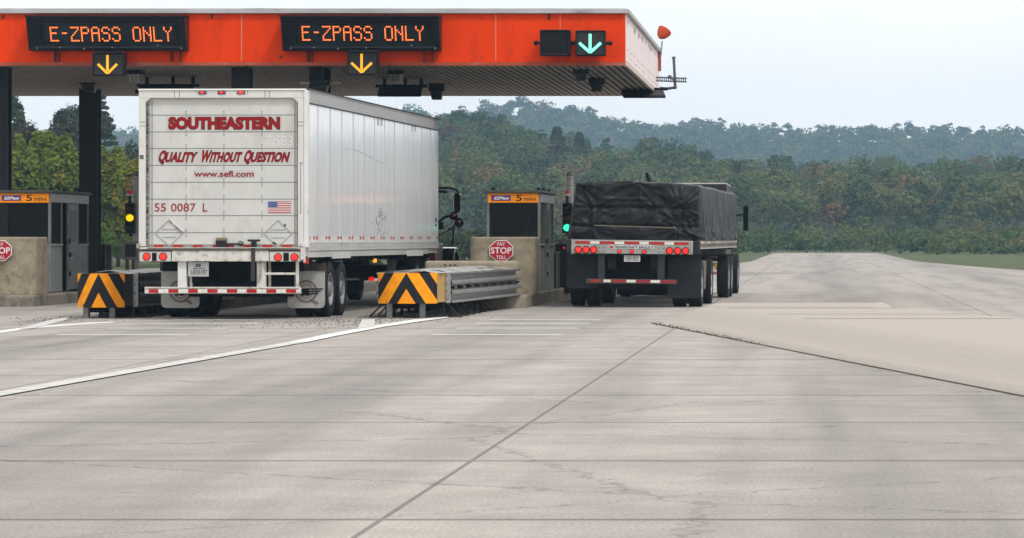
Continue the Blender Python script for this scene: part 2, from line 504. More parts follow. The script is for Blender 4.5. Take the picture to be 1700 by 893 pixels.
    mxj = n.new('ShaderNodeMath'); mxj.operation = 'MAXIMUM'; l.new(jy, mxj.inputs[0]); l.new(jx, mxj.inputs[1])
    mj = n.new('ShaderNodeMath'); mj.operation = 'MULTIPLY'; mj.inputs[1].default_value = 0.6; l.new(mxj.outputs[0], mj.inputs[0])
    m2 = n.new('ShaderNodeMix'); m2.data_type = 'RGBA'
    l.new(mj.outputs[0], m2.inputs[0]); l.new(mx.outputs[2], m2.inputs[6]); m2.inputs[7].default_value = (0.07, 0.065, 0.06, 1)
    l.new(m2.outputs[2], b.inputs['Base Color'])
    bp = n.new('ShaderNodeBump'); bp.inputs['Strength'].default_value = 0.25; bp.inputs['Distance'].default_value = 0.01
    n3 = n.new('ShaderNodeTexNoise'); n3.inputs['Scale'].default_value = 25; n3.inputs['Detail'].default_value = 4
    l.new(tc.outputs['Object'], n3.inputs['Vector']); l.new(n3.outputs['Fac'], bp.inputs['Height']); l.new(bp.outputs[0], b.inputs['Normal'])
    return m
road_m = attr_mat_ground()

grass_m = mat('roadside_grass', (0.065, 0.085, 0.03), 0.95, var=0.45, scale=0.6, dirt=(0.14, 0.115, 0.07), dirt_amt=0.3, dirt_scale=0.35)
apron_m = mat('apron_concrete', (0.39, 0.348, 0.308), 0.92, var=0.06, scale=9, dirt=(0.35, 0.305, 0.26), dirt_amt=0.28, dirt_scale=14, bump=0.05, bump_scale=30)

def struct(name, mb, m, **k):
    o = mb.build(name, m, **k)
    o['kind'] = 'structure'
    return o
def sheet(name, x0, x1, y0, y1, z, m):
    return struct(name, MB().add([(x0, y0, z), (x1, y0, z), (x1, y1, z), (x0, y1, z)], [(0, 1, 2, 3)]), m, fixn=False)

sheet('ground', -680, 680, -60, 1880, -0.06, grass_m)
sheet('road', -46, 9.0, -55, 150, 0.0, road_m)
struct('road', MB().add([(-9, 150, 0), (9, 150, 0), (7.5, 175, 0), (6, 210, 0), (6, 330, 0), (-3.6, 330, 0), (-3.6, 210, 0), (-5, 175, 0)], [tuple(range(8))]), road_m, fixn=False)

def strip(mb, pts, z=0.004):   # pts: list of (xl, xr, y)
    vs = []
    for xl, xr, y in pts:
        vs += [(xl, y, z), (xr, y, z)]
    fs = [(2 * i, 2 * i + 1, 2 * i + 3, 2 * i + 2) for i in range(len(pts) - 1)]
    return mb.add(vs, fs)
def gpx(px, py):
    Y = FPX * H / (py - CY)
    return (PX(px, Y), Y)
# gore lines ahead of each crash cushion: pixel outlines laid on the road plane
def paint(name, poly, m, z=0.004):
    pts = [gpx(*q) for q in poly]
    return struct(name, MB().add([(x, y, z) for x, y in pts], [tuple(range(len(pts)))]), m, fixn=False)
paint('edge_line', [(-60, 662), (-15, 662), (500, 570.5), (470, 570.5)], worn_line, 0.012)
paint('edge_line', [(472, 570.2), (501, 570.2), (515, 568), (560, 558.5), (640, 543.2), (700, 534.3), (745, 528.2), (742, 526.6), (690, 531.0), (620, 541.8), (545, 555.5)], paint_line, 0.012)
paint('gore_line', [(594, 547.2), (621, 543.0), (622.5, 531.5), (601, 531.5)], worn_line, 0.016)
paint('edge_line', [(-60, 560.5), (-5, 553.5), (55, 545.2), (110, 541.0), (160, 537.2), (190, 535.6), (188, 534.4), (150, 535.4), (100, 539.0), (50, 542.4), (20, 546.5), (-60, 556.5)], paint_line)
paint('gore_line', [(30, 547.5), (60, 545.0), (85, 538.5), (112, 531.0), (112, 527.5), (84, 531.5), (62, 537.5)], worn_line, 0.008)
for lane, dx in enumerate((-5.25, 0.0, 5.25)):
    for k, (y, th) in enumerate(((50.6, 0.26), (54.2, 0.30), (57.3, 0.30), (59.9, 0.26))):
        x0, x1 = -10.62 + dx, -8.80 + dx
        if lane == 0: x1 -= 0.3
        struct('rumble_line', strip(MB(), [(x0, x1, y), (x0 + 0.02, x1 + 0.02, y + th)], 0.004), paint_line, fixn=False)

# kerbed islands
def island(name, xl, xr, y0, y1, z):
    mb = MB()
    r = 0.35
    poly = [(xl, y1), (xl, y0 + r), (xl + r * 0.3, y0 + r * 0.3), (xl + r, y0), (xr - r, y0), (xr - r * 0.3, y0 + r * 0.3), (xr, y0 + r), (xr, y1)]
    mb.prism_z(poly, -0.03, z)
    return struct(name, mb, kerb_m, bevel=0.035)
island('toll_island', -7.55, -5.58, 69.8, 97, 0.25)
island('toll_island', -12.65, -11.0 - 0.25, 69.8, 97, 0.25)
island('toll_island', -18.1, -15.5, 71.5, 97, 0.22)

# raised concrete apron on the right
def mound():
    mb = MB()
    ys = np.concatenate([np.linspace(29, 44, 16), np.linspace(44.5, 68, 60)])
    us = np.concatenate([np.linspace(0, 1.5, 22), np.linspace(1.7, 3.6, 8), np.linspace(3.65, 4.2, 6)])
    def xe(y):
        if y < 57.5:
            return -2.54 + (57.5 - y) * 0.165
        return -2.54 + (y - 57.5) * 0.028
    vs = []
    for y in ys:
        for u in us:
            x = xe(y) + u
            t = min(1, u / 0.8); t = t * t * (3 - 2 * t)
            near = min(1.0, max(0.0, (68 - y) / 5.0)); near = near * near * (3 - 2 * near)
            lip = 0.06 * min(1, u / 0.03) * min(1, max(0, (57.6 - y) / 2.5))
            z = -0.012 + lip + 0.25 * t * near - (lip + 0.25 * near + 0.02) * max(0, min(1, (u - 3.6) / 0.5))
            vs.append((x, y, z))
    nu = len(us)
    fs = [(i * nu + j, i * nu + j + 1, (i + 1) * nu + j + 1, (i + 1) * nu + j) for i in range(len(ys) - 1) for j in range(nu - 1)]
    mb.add(vs, fs)
    o = struct('raised_apron', mb, apron_m, smooth=True, fixn=False)
    # joints across the apron
    jb = MB()
    for y in (47.5, 50.4, 54.6, 58.5, 62.6):
        pts = []
        for u in np.linspace(0.62, 3.5, 40):
            x = xe(y) + u
            t = min(1, u / 0.8); t = t * t * (3 - 2 * t)
            near = min(1.0, max(0.0, (68 - y) / 5.0)); near = near * near * (3 - 2 * near)
            lip = 0.06 * min(1, u / 0.03) * min(1, max(0, (57.6 - y) / 2.5))
            pts.append((x, y, -0.008 + lip + 0.25 * t * near))
        if y < 57: pts = pts[int(len(pts) * 0.05):]
        vs = []
        for x, yy, z in pts: vs += [(x, yy - 0.05, z), (x, yy + 0.05, z)]
        jb.add(vs, [(2 * i, 2 * i + 1, 2 * i + 3, 2 * i + 2) for i in range(len(pts) - 1)])
    struct('apron_joint', jb, mat('joint_filler', (0.10, 0.085, 0.07), 0.9), fixn=False)
    return xe
xe = mound()

# weeds and dirt in the crack along the apron, grit round the crash cushions
def quads_object(name, cen, nor, size, tint, material, parent=None, aspect=1.0):
    n = len(cen)
    cen = np.asarray(cen, dtype=np.float64); nor = np.asarray(nor, dtype=np.float64)
    nor /= np.linalg.norm(nor, axis=1)[:, None] + 1e-9
    rs = np.random.RandomState(n % 9973)
    t = rs.normal(size=(n, 3)); u = np.cross(nor, t); u /= np.linalg.norm(u, axis=1)[:, None] + 1e-9
    v = np.cross(nor, u)
    s = np.asarray(size).reshape(-1, 1) * np.ones((n, 1))
    vs = np.empty((n, 4, 3))
    vs[:, 0] = cen - u * s; vs[:, 1] = cen - v * s * 0.55 * aspect; vs[:, 2] = cen + u * s; vs[:, 3] = cen + v * s * 0.55 * aspect
    me = bpy.data.meshes.new(name)
    me.vertices.add(4 * n); me.vertices.foreach_set('co', vs.reshape(-1).astype(np.float32))
    me.loops.add(4 * n); me.loops.foreach_set('vertex_index', np.arange(4 * n, dtype=np.int32))
    me.polygons.add(n)
    me.polygons.foreach_set('loop_start', np.arange(0, 4 * n, 4, dtype=np.int32))
    me.polygons.foreach_set('loop_total', np.full(n, 4, dtype=np.int32))
    me.update(calc_edges=True)
    at = me.attributes.new('tint', 'FLOAT', 'POINT')
    at.data.foreach_set('value', np.repeat(np.asarray(tint, dtype=np.float32), 4))
    me.materials.append(material)
    o = bpy.data.objects.new(name, me)
    C.objects.link(o)
    if parent is not None: o.parent = parent
    return o
def leaf_mat(name, cols, transl=0.3):
    m = bpy.data.materials.new(name)
    m.use_nodes = True
    n, l = m.node_tree.nodes, m.node_tree.links
    n.clear()
    o = n.new('ShaderNodeOutputMaterial')
    a = n.new('ShaderNodeAttribute'); a.attribute_name = 'tint'
    rp = n.new('ShaderNodeValToRGB')
    for i, c in enumerate(cols):
        p = i / (len(cols) - 1)
        e = rp.color_ramp.elements[0] if i == 0 else (rp.color_ramp.elements[-1] if i == len(cols) - 1 else rp.color_ramp.elements.new(p))
        e.position = p; e.color = (*c, 1)
    l.new(a.outputs['Fac'], rp.inputs['Fac'])
    d = n.new('ShaderNodeBsdfPrincipled'); d.inputs['Roughness'].default_value = 0.6; d.inputs['Specular IOR Level'].default_value = 0.1
    t = n.new('ShaderNodeBsdfTranslucent')
    mx = n.new('ShaderNodeMixShader'); mx.inputs[0].default_value = transl
    l.new(rp.outputs[0], d.inputs['Base Color']); l.new(rp.outputs[0], t.inputs[0])
    l.new(d.outputs[0], mx.inputs[1]); l.new(t.outputs[0], mx.inputs[2]); l.new(mx.outputs[0], o.inputs[0])
    return m
weed_m = leaf_mat('weed_leaf', [(0.02, 0.018, 0.012), (0.04, 0.038, 0.022), (0.08, 0.065, 0.045)])
cen, nor, siz, tin = [], [], [], []
rs = np.random.RandomState(3)
for i in range(520):
    y = rs.uniform(46, 57.3)
    cl = noise.noise((y * 1.3, 0, 0)) + 0.25
    if rs.rand() > 0.35 + 0.8 * max(0, cl): continue
    k = rs.rand()
    cen.append((xe(y) - 0.03 + rs.normal() * 0.05, y, 0.006 + 0.03 * k * (0.5 + max(0, cl)))); nor.append((rs.normal(), rs.normal(), 0.3)); siz.append(0.006 + 0.010 * rs.rand()); tin.append(rs.rand())
ck = MB()
vs_ = []
for y in np.linspace(29.2, 57.6, 180):
    q_ = 0.015 + 0.03 * abs(noise.noise((y * 2.3, 1, 0)))
    vs_ += [(xe(y) - 0.03 - q_, y, 0.003), (xe(y) + 0.012, y, 0.003)]
ck.add(vs_, [(2 * i, 2 * i + 1, 2 * i + 3, 2 * i + 2) for i in range(179)])
struct('pavement_crack', ck, mat('crack_dark', (0.05, 0.043, 0.036), 0.95, var=0.4, scale=8), fixn=False)
tag(quads_object('weeds', cen, nor, siz, tin, weed_m), 'dark weeds and dirt growing along the cracked edge of the concrete apron', 'weeds', kind='stuff')
gb = MB()
for cx, cy, n_, sx, sy in ((-7.75, 58.6, 800, 0.9, 2.0), (-12.5, 60.3, 380, 0.5, 1.5), (-7.0, 64, 380, 0.8, 3.0)):
    for i in range(n_):
        x, y = cx + rs.normal() * sx, cy + rs.normal() * sy
        r = 0.005 + 0.011 * rs.rand() ** 2
        gb.add([(x - r, y - r, 0.001), (x + r, y - r * 0.7, 0.001), (x + r * 0.8, y + r, 0.001), (x - r * 0.8, y + r, 0.001), (x + r * 0.2, y, r * 1.1)], [(0, 1, 4), (1, 2, 4), (2, 3, 4), (3, 0, 4)])
o = gb.build('grit', stone_m)
tag(o, 'dark loose grit swept onto the pavement before the crash cushions', 'grit', kind='stuff')

# ------------------------------------------------------------------ toll canopy
YF, YB = 74.0, 90.0
ZS = PZ(105, YF)            # soffit
ZT = PZ(14.0, YF)           # top of the cap
XR = PX(1038.5, YF)
XL = -27.0
can = thing('toll_canopy', 'long orange toll plaza canopy with ribbed underside spanning the lanes', 'canopy', ((XL + XR) / 2, (YF + YB) / 2, 0))
roll = 4.2 / 1040 * YF / FPX * FPX / YF     # the cap climbs a hair towards the right
zcap = PZ(22.5, YF)
def panels():
    seams = [XL] + [PX(p, YF) for p in (-420, -20, 401, 823, 930)] + [XR]
    for a, b in zip(seams[:-1], seams[1:]):
        yield a, b
fb = MB()
for a, b in panels():
    fb.box(a + 0.004, b - 0.004, YF, YF + 0.06, ZS + 0.02, zcap)
fb.build_each('fascia', orange, can)
sb_ = MB()
for p in (401, 823):
    x = PX(p, YF); sb_.box(x - 0.012, x + 0.012, YF - 0.012, YF + 0.03, ZS + 0.05, zcap - 0.01)
x = PX(930, YF); sb_.box(x - 0.01, x + 0.01, YF - 0.01, YF + 0.03, ZS + 0.4, zcap - 0.01)
sb_.build('panel_seam', mat('pale_orange_seam', (0.62, 0.20, 0.11), 0.6), can)
MB().box(XL, XR + 0.02, YF - 0.09, YF + 0.05, zcap, ZT).box(XR - 0.05, XR + 0.07, YF + 0.05, YB + 0.05, zcap + 0.004, ZT - 0.003).build('roof_cap', grey_metal, can, bevel=0.012)
MB().box(XL, XR, YF - 0.05, YF + 0.04, ZS - 0.05, ZS + 0.02).build('bottom_trim', mat('trim_orange', (0.36, 0.075, 0.035), 0.6, var=0.25, scale=3, dirt=(0.38, 0.30, 0.26), dirt_amt=0.22, dirt_scale=2.5, stretch=(0.4, 1, 1)), can)
MB().box(XL, XR - 0.06, YF + 0.06, YB, ZT - 0.18, ZT - 0.08).build('roof', grey_metal, can)
# ribbed soffit
so = MB()
pitch = 0.156
xs = np.arange(XL, XR - 0.02, pitch)
for x in xs:
    so.box(x, x + 0.094, YF + 0.05, YB, ZS - 0.03, ZS - 0.014)
so.build('soffit', soffit_m, can)
MB().box(XL, XR - 0.06, YF + 0.06, YB - 0.01, ZS - 0.013, ZS + 0.06).build('soffit_shade_backing', matte_black, can)  # black sheet puts the shade of the rib grooves into colour
MB().box(XL, XR, YB, YB + 0.05, ZS - 0.04, zcap).build('rear_fascia', mat('rear_orange', (0.30, 0.05, 0.02), 0.6, var=0.2), can)
fx_ = MB()
for i in range(26):
    x = XR - 0.25 - i * 0.9
    for z in (zcap - 0.10, ZS + 0.12):
        fx_.cyl((x, YF - 0.006, z), (x, YF + 0.004, z), 0.016, 8)
for px, py, w_, h_ in ((352, 27, 0.03, 0.05), (5, 28, 0.03, 0.04), (467, 94.5, 0.04, 0.03), (911.5, 26, 0.03, 0.09), (640, 27, 0.02, 0.04)):
    q = P(px, py, YF); fx_.box(q.x - w_, q.x + w_, YF - 0.004, YF + 0.002, q.z - h_, q.z + h_)
fx_.build('fixings', mat('fixing_dark', (0.12, 0.025, 0.012), 0.6), can)
# pale ribbed end panel, with its rivet dots and lower edge trim
eb = MB()
ys = np.arange(YF + 0.08, YB - 0.2, 1.78)
for y in ys:
    eb.box(XR - 0.03, XR, y, y + 1.72, ZS + 0.06, zcap)
eb.build_each('end_panel', pink_panel, can)
MB().box(XR - 0.05, XR - 0.028, YF + 0.06, YB, ZS, zcap - 0.002).build('end_backing', mat('end_backing', (0.25, 0.17, 0.16), 0.7), can)
MB().box(XR - 0.05, XR + 0.03, YF + 0.04, YB + 0.06, ZS - 0.06, ZS + 0.055).build('end_trim', pale_trim, can, bevel=0.01)
db = MB()
for i in range(46):
    y = YF + 0.3 + i * 0.34
    for z in (ZS + 0.16, ZS + 0.30):
        if rs.rand() < 0.6: db.box(XR, XR + 0.006, y, y + 0.05, z, z + 0.02)
    if rs.rand() < 0.5: db.box(XR, XR + 0.006, y, y + 0.05, zcap - 0.12 - 0.1 * rs.rand(), zcap - 0.09)
db.build('rivets', seam_m, can)
# columns
def column(px0, px1, Y):
    x0, x1 = PX(px0, Y), PX(px1, Y)
    mb = MB()
    xc, wd = (x0 + x1) / 2, (x1 - x0)
    mb.box(x0, x1, Y, Y + 0.035, 0.15, ZS + 0.05).box(x0, x1, Y + 0.36, Y + 0.395, 0.15, ZS + 0.05).box(xc - 0.02, xc + 0.02, Y + 0.036, Y + 0.359, 0.15, ZS + 0.05)
    mb.box(x0 - 0.08, x1 + 0.08, Y - 0.08, Y + 0.47, 0.2, 0.27)
    return mb.build('column', steel_dark, can, bevel=0.006)
column(-20, 13, 75); column(131, 162.5, 86); column(384, 415, 75); column(513, 545, 75.4)
for k in (0,):
    column(-480, -448, 75)

# message signs on the fascia
GL = {'E': ['11111', '1', '1', '1111', '1', '1', '1', '11111'], '-': ['', '', '', '0111', '', '', '', ''],
      'Z': ['11111', '00001', '0001', '001', '01', '1', '1', '11111'], 'P': ['1111', '10001', '10001', '1111', '1', '1', '1', '1'],
      'A': ['0111', '10001', '10001', '11111', '10001', '10001', '10001', '10001'], 'S': ['0111', '10001', '1', '0111', '00001', '00001', '10001', '0111'],
      'O': ['0111'] + ['10001'] * 6 + ['0111'], 'N': ['10001', '10001', '11001', '10101', '10011', '10001', '10001', '10001'],
      'L': ['1'] * 7 + ['11111'], 'Y': ['10001', '10001', '0101', '001', '001', '001', '001', '001'], ' ': [''] * 8}
def message_sign(px0, label):
    """px0 = left edge of the housing's top in the photograph"""
    Yt, Yb = YF - 0.62, YF - 0.30          # the face leans: top towards the traffic
    k = lambda p: PX(p + px0, Yt)
    x0, x1 = k(0), k(263.5)
    zt, zb = PZ(25.2, Yt), PZ(83.6, Yb)
    root = thing('message_sign', label, 'message sign', ((x0 + x1) / 2, YF - 0.3, zb), 0, 'lit message signs on the canopy')
    prof = [(Yt, zt), (YF - 0.002, zt), (YF - 0.002, zb), (Yb, zb)]
    sx0, sx1 = k(24), k(246)
    f = lambda t: (Yt + (Yb - Yt) * t, zt + (zb - zt) * t)      # down the face
    t0, t1 = (38.0 - 25.2) / 58.4, (73.5 - 25.2) / 58.4
    # housing: frame round a recessed screen
    mb = MB()
    rec = 0.09
    def slab(xa, xb, ta, tb):
        ya, za = f(ta); yb, zb_ = f(tb)
        mb.hexa([(xa, yb, zb_), (xb, yb, zb_), (xb, YF - 0.003, zb_), (xa, YF - 0.003, zb_), (xa, ya, za), (xb, ya, za), (xb, YF - 0.003, za), (xa, YF - 0.003, za)])
    slab(x0, x1, 0, t0); slab(x0, x1, t1, 1); slab(x0, sx0, t0, t1); slab(sx1, x1, t0, t1)
    mb.build('housing', housing_m, root, bevel=0.012)
    # hood lip over the face
    hb = MB()
    hb.hexa([(x0 - 0.02, Yt - 0.05, zt - 0.03), (x1 + 0.02, Yt - 0.05, zt - 0.03), (x1 + 0.02, YF - 0.09, zt + 0.002), (x0 - 0.02, YF - 0.09, zt + 0.002),
             (x0 - 0.02, Yt - 0.05, zt + 0.0), (x1 + 0.02, Yt - 0.05, zt + 0.0), (x1 + 0.02, YF - 0.09, zt + 0.02), (x0 - 0.02, YF - 0.09, zt + 0.02)])
    hb.build('hood', black, root)
    ya, za = f(t0); yb, zb_ = f(t1)
    sc_ = MB().add([(sx0, yb + rec, zb_), (sx1, yb + rec, zb_), (sx1, ya + rec, za), (sx0, ya + rec, za)], [(0, 1, 2, 3)])
    sc_.build('screen', screen_m, root, fixn=False)
    # pane edge and bolts
    bb = MB()
    y_, z_ = f((78.0 - 25.2) / 58.4)
    bb.beam((sx0 - 0.1, y_ - 0.012, z_), (sx1 + 0.08, y_ - 0.012, z_), 0.012, 0.015)
    bb.build('face_trim', mat('trim_bluegrey', (0.05, 0.065, 0.08), 0.4, metal=0.4), root)
    bo = MB()
    for p, q in ((140, 79), (216, 75.5), (255, 80), (53, 79), (93, 81), (14, 80)):
        y_, z_ = f((q - 25.2) / 58.4); bo.sphere((k(p), y_ - 0.012, z_), 0.017, 8, 6)
    bo.build('bolts', galv, root)
    # the lettering: round diodes
    lb = MB()
    word = 'E-ZPASS ONLY'
    base = 38.0 if px0 < 200 else 34.5
    y0p = 45.2 if px0 < 200 else 43.8
    for ci, ch in enumerate(word):
        for r_, row in enumerate(GL[ch]):
            for c_, bit in enumerate(row):
                if bit != '1': continue
                xx = k(base + (ci * 6 + c_) * 2.867)
                tt = (y0p + r_ * 3.13 - 25.2) / 58.4
                yy, zz = f(tt); yy += rec - 0.012
                n = 8; rr = 0.0165
                vs = [(xx + rr * math.cos(2 * math.pi * i / n), yy, zz + rr * math.sin(2 * math.pi * i / n)) for i in range(n)] + [(xx, yy - 0.006, zz)]
                lb.add(vs, [(i, (i + 1) % n, n) for i in range(n)])
    lb.build('lettering', led_m, root)
    # brackets under the housing down to the fascia's lip
    br = MB()
    for p in ((38, 47), (233, 250)):
        br.box(k(p[0]), k(p[0]) + 0.03, YF - 0.10, YF - 0.004, ZS + 0.03, zb).box(k(p[1]) - 0.03, k(p[1]), YF - 0.10, YF - 0.004, ZS + 0.03, zb)
    br.build_each('bracket', mat('bracket_brown', (0.11, 0.03, 0.018), 0.6), root)
    return root
message_sign(42.0, 'lit amber message sign at the far left of the canopy, above the first yellow arrow')
message_sign(465.0, 'lit amber message sign over the white trailer, above the second yellow arrow')

# lane arrow signals
def arrow_signal(px0, px1, py0, py1, Y, label, arrow, arrow_px=None, depth=0.34, knob=False):
    x0, x1 = PX(px0, Y), PX(px1, Y)
    z0, z1 = PZ(py1, Y), PZ(py0, Y)
    root = thing('lane_signal', label, 'lane signal', ((x0 + x1) / 2, Y, z0), 0, 'lane arrow signals on the canopy')
    w_ = x1 - x0
    mb = MB()
    e = 0.035
    mb.box(x0, x1, Y + 0.05, Y + depth, z0, z1)
    mb.box(x0, x0 + e, Y, Y + 0.05, z0, z1).box(x1 - e, x1, Y, Y + 0.05, z0, z1).box(x0 + e, x1 - e, Y, Y + 0.05, z1 - e, z1).box(x0 + e, x1 - e, Y, Y + 0.05, z0, z0 + e)
    mb.build('housing', black, root, bevel=0.02)
    MB().box(x0 + e, x1 - e, Y + 0.03, Y + 0.045, z0 + e, z1 - e).build('face', mat('signal_face', (0.028, 0.028, 0.026), 0.35, var=0.3, scale=9) if arrow else matte_black, root)
    if not knob:
        MB().box(x0 + 0.06, x1 - 0.02, Y - 0.10, Y, z1 - 0.02, z1 + 0.015).build('visor', black, root)
    if arrow:
        ab = MB()
        c, top, bot, ly, half, th = arrow_px
        yy = Y + 0.018
        xc = PX(c, Y)
        ab.beam((xc, yy, PZ(top, Y)), (xc, yy, PZ(bot - 4.5, Y)), 0.012, th)
        # beam() lays its height along the vertical, so draw the strokes as prisms
        ab = MB()
        t2 = th / 2
        ab.prism([(xc - t2, PZ(bot - 4.5, Y)), (xc + t2, PZ(bot - 4.5, Y)), (xc + t2, PZ(top, Y)), (xc - t2, PZ(top, Y))], yy, yy + 0.012)
        for sgn in (-1, 1):
            ax, az = xc + sgn * half * Y / FPX, PZ(ly, Y)
            bx, bz = xc, PZ(bot, Y)
            d = Vector((bx - ax, 0, bz - az)).normalized(); nn = Vector((-d.z, 0, d.x)) * t2
            ab.prism([(ax - nn.x, az - nn.z), (bx - nn.x, bz - nn.z), (bx + nn.x, bz + nn.z), (ax + nn.x, az + nn.z)], yy - 0.001 * sgn, yy + 0.012)
        ab.build('arrow', arrow, root)
    kb = MB()
    if knob:
        zc = (z0 + z1) / 2
        for s_, xx in ((-1, x0), (1, x1)):
            kb.cyl((xx, Y + 0.17, zc), (xx + s_ * 0.07, Y + 0.17, zc), 0.03).sphere((xx + s_ * 0.09, Y + 0.17, zc), 0.05, 10, 8)
        kb.box(x0 + 0.12, x1 - 0.12, Y + depth, YF - 0.004, zc - 0.05, zc + 0.05)
    else:
        kb.box((x0 + x1) / 2 - 0.08, (x0 + x1) / 2 + 0.08, Y + depth, YF - 0.004, z1 - 0.14, z1 - 0.04)
    kb.build('bracket', black, root)
    return root
YA = YF - 0.62
arrow_signal(153, 206, 86.5, 125.5, YA, 'hanging lane signal with lit yellow down arrow, below the left message sign', yellow_arrow, (178, 91, 122, 106, 16, 0.050))
arrow_signal(576, 627, 84.5, 124, YA, 'hanging lane signal with lit yellow down arrow, below the right message sign', yellow_arrow, (600, 89, 120, 104, 17, 0.050))
YG = YF - 0.5
arrow_signal(896, 946.5, 49, 92, YG, 'unlit black lane signal on the orange canopy front, left of the green arrow', None, None, knob=True)
arrow_signal(955, 1005, 50, 92, YG, 'lane signal with lit green down arrow on the orange canopy front', green_arrow, (979.5, 56, 87, 71, 18, 0.056), knob=True)

# lamps under the canopy
def canopy_lamp(px0, px1, py0, py1, pyb, Y, lens, label):
    x0, x1 = PX(px0, Y), PX(px1, Y)
    z1, zm, z0 = PZ(py0, Y), PZ(py1, Y), PZ(pyb, Y)
    root = thing('canopy_lamp', label, 'ceiling lamp', ((x0 + x1) / 2, Y, z0), 0, 'box lamps under the canopy')
    MB().box(x0, x1, Y, Y + 0.42, zm, z1).build('housing', black, root, bevel=0.02)
    i = (x1 - x0) * 0.10
    j = (x1 - x0) * 0.20
    MB().hexa([(x0 + j, Y + 0.09, z0), (x1 - j, Y + 0.09, z0), (x1 - j, Y + 0.33, z0), (x0 + j, Y + 0.33, z0), (x0 + i, Y + 0.02, zm), (x1 - i, Y + 0.02, zm), (x1 - i, Y + 0.40, zm), (x0 + i, Y + 0.40, zm)]).build('lens', lens, root, bevel=0.01)
    rb = MB()
    for t in (0.33, 0.66):
        xx = x0 + i + (x1 - x0 - 2 * i) * t
        rb.beam((xx, Y + 0.012, zm), (x0 + j + (x1 - x0 - 2 * j) * t, Y + 0.082, z0), 0.012)
    rb.build('lens_rib', black, root)
    mb = MB()
    mb.box((x0 + x1) / 2 - 0.06, (x0 + x1) / 2 + 0.06, Y + 0.12, Y + 0.3, z1, max(z1 + 0.01, ZS - 0.03))
    mb.build('bracket', black, root)
    ch = MB().box(x0 - 0.22, x0, Y + 0.15, Y + 0.2, z1 - 0.10, z1 - 0.06).box(x1, x1 + 0.22, Y + 0.15, Y + 0.2, z1 - 0.10, z1 - 0.06)
    ch.build_each('conduit', mat('pale_conduit', (0.42, 0.39, 0.36), 0.5), root)
    return root
def ylamp(py_top):   # depth at which the soffit is at this height in the picture
    return (ZS - H) * FPX / (CY - py_top)
canopy_lamp(209, 235, 109, 123, 136, 76.2, lens_grey, 'black box lamp with pale lens, right of the left yellow arrow')
canopy_lamp(131, 160, 126, 139, 153, 82.5, lens_dark, 'dark box lamp in front of the tall black column top')
canopy_lamp(514, 546, 131, 141, 153, 74.9, lens_dark, 'dark box lamp hanging right above the rear corner of the white trailer')
canopy_lamp(642, 669, 110, 123, 135, 76.4, lens_grey, 'black box lamp with bright ribbed lens, right of the middle yellow arrow')
canopy_lamp(711, 736, 133, 151, 165, 83.0, lens_dark, 'black box lamp hanging at the right end of the middle black antenna panel')
canopy_lamp(951, 977, 107, 122, 134, 76.0, lens_dark, 'black box lamp directly under the green arrow signal')
canopy_lamp(977, 1003, 119, 139, 152, 80.0, lens_dark, 'black box lamp just right of and behind the one under the green arrow')

# tag reader antennas
def antenna(px0, px1, py0, py1, Y, label, skew=8):
    x0, x1 = PX(px0, Y), PX(px1, Y)
    zt, zb = PZ(py0, Y), PZ(py1, Y)
    root = thing('toll_antenna', label, 'antenna', ((x0 + x1) / 2, Y, zb), 0, 'flat antennas under the canopy')
    sk = skew * Y / FPX
    yb = 1.15
    MB().hexa([(x0 + sk, Y - yb, zb), (x1 + sk * 0.9, Y - yb, zb), (x1 + sk * 0.9, Y - yb + 0.05, zb + 0.07), (x0 + sk, Y - yb + 0.05, zb + 0.07),
               (x0, Y, zt - 0.07), (x1, Y, zt - 0.07), (x1, Y + 0.05, zt), (x0, Y + 0.05, zt)]).build('panel', mat('antenna_black', (0.013, 0.012, 0.013), 0.6, var=0.2, scale=5), root, bevel=0.012)
    mb = MB()
    mb.cyl((x0 - 0.08, Y + 0.1, zt + 0.02), (x1 + 0.1, Y + 0.1, zt + 0.02), 0.035, 10)
    for t in (0.12, 0.6, 0.97):
        xx = x0 + (x1 - x0) * t
        mb.cyl((xx, Y + 0.1, zt), (xx, Y + 0.1, ZS), 0.04, 10)
    mb.build('bracket', matte_black, root)
    return root
antenna(629, 701, 144, 164, 80.5, 'flat black antenna panel hanging above the front of the white trailer')
antenna(1031, 1101, 149, 166, 86.5, 'flat black antenna panel hanging under the right end of the canopy')
antenna(232, 322, 143, 158, 79.5, 'black antenna rack showing just over the rear roof edge of the white trailer')

# orange dish and pipes at the canopy's end
Yd = 89.3
dr = thing('dish_lamp', 'orange dish on a thin stem standing at the right end of the canopy', 'beacon', P(1099, 112, Yd))
bm_ = MB()
c = P(1100.5, 55.5, Yd)
ax = Vector((0.45, 0.35, 0.75)).normalized()
bm_ = MB().lathe(c - ax * 0.05, ax, [(0.0, -0.10), (0.06, -0.09), (0.12, -0.03), (0.165, 0.06), (0.185, 0.15), (0.175, 0.16), (0.15, 0.09), (0.0, 0.0)], 10)
bm_.build('dish', mat('dish_orange', (0.48, 0.062, 0.018), 0.5, var=0.15, scale=6), dr)
MB().tube([P(1099.5, 68, Yd), P(1098, 80, Yd), P(1097.5, 92, Yd)], 0.02).build('stem', galv, dr)
MB().pbox(1092.5, 1097.5, 86, 118, Yd + 0.1, 0.06).build('mount_strip', mat('mount_red', (0.36, 0.09, 0.06), 0.6), dr)
pr = thing('pipe_mast', 'grey pipe mast on a perforated steel bar past the canopy end', 'pipe', P(1119, 147, 88.6))
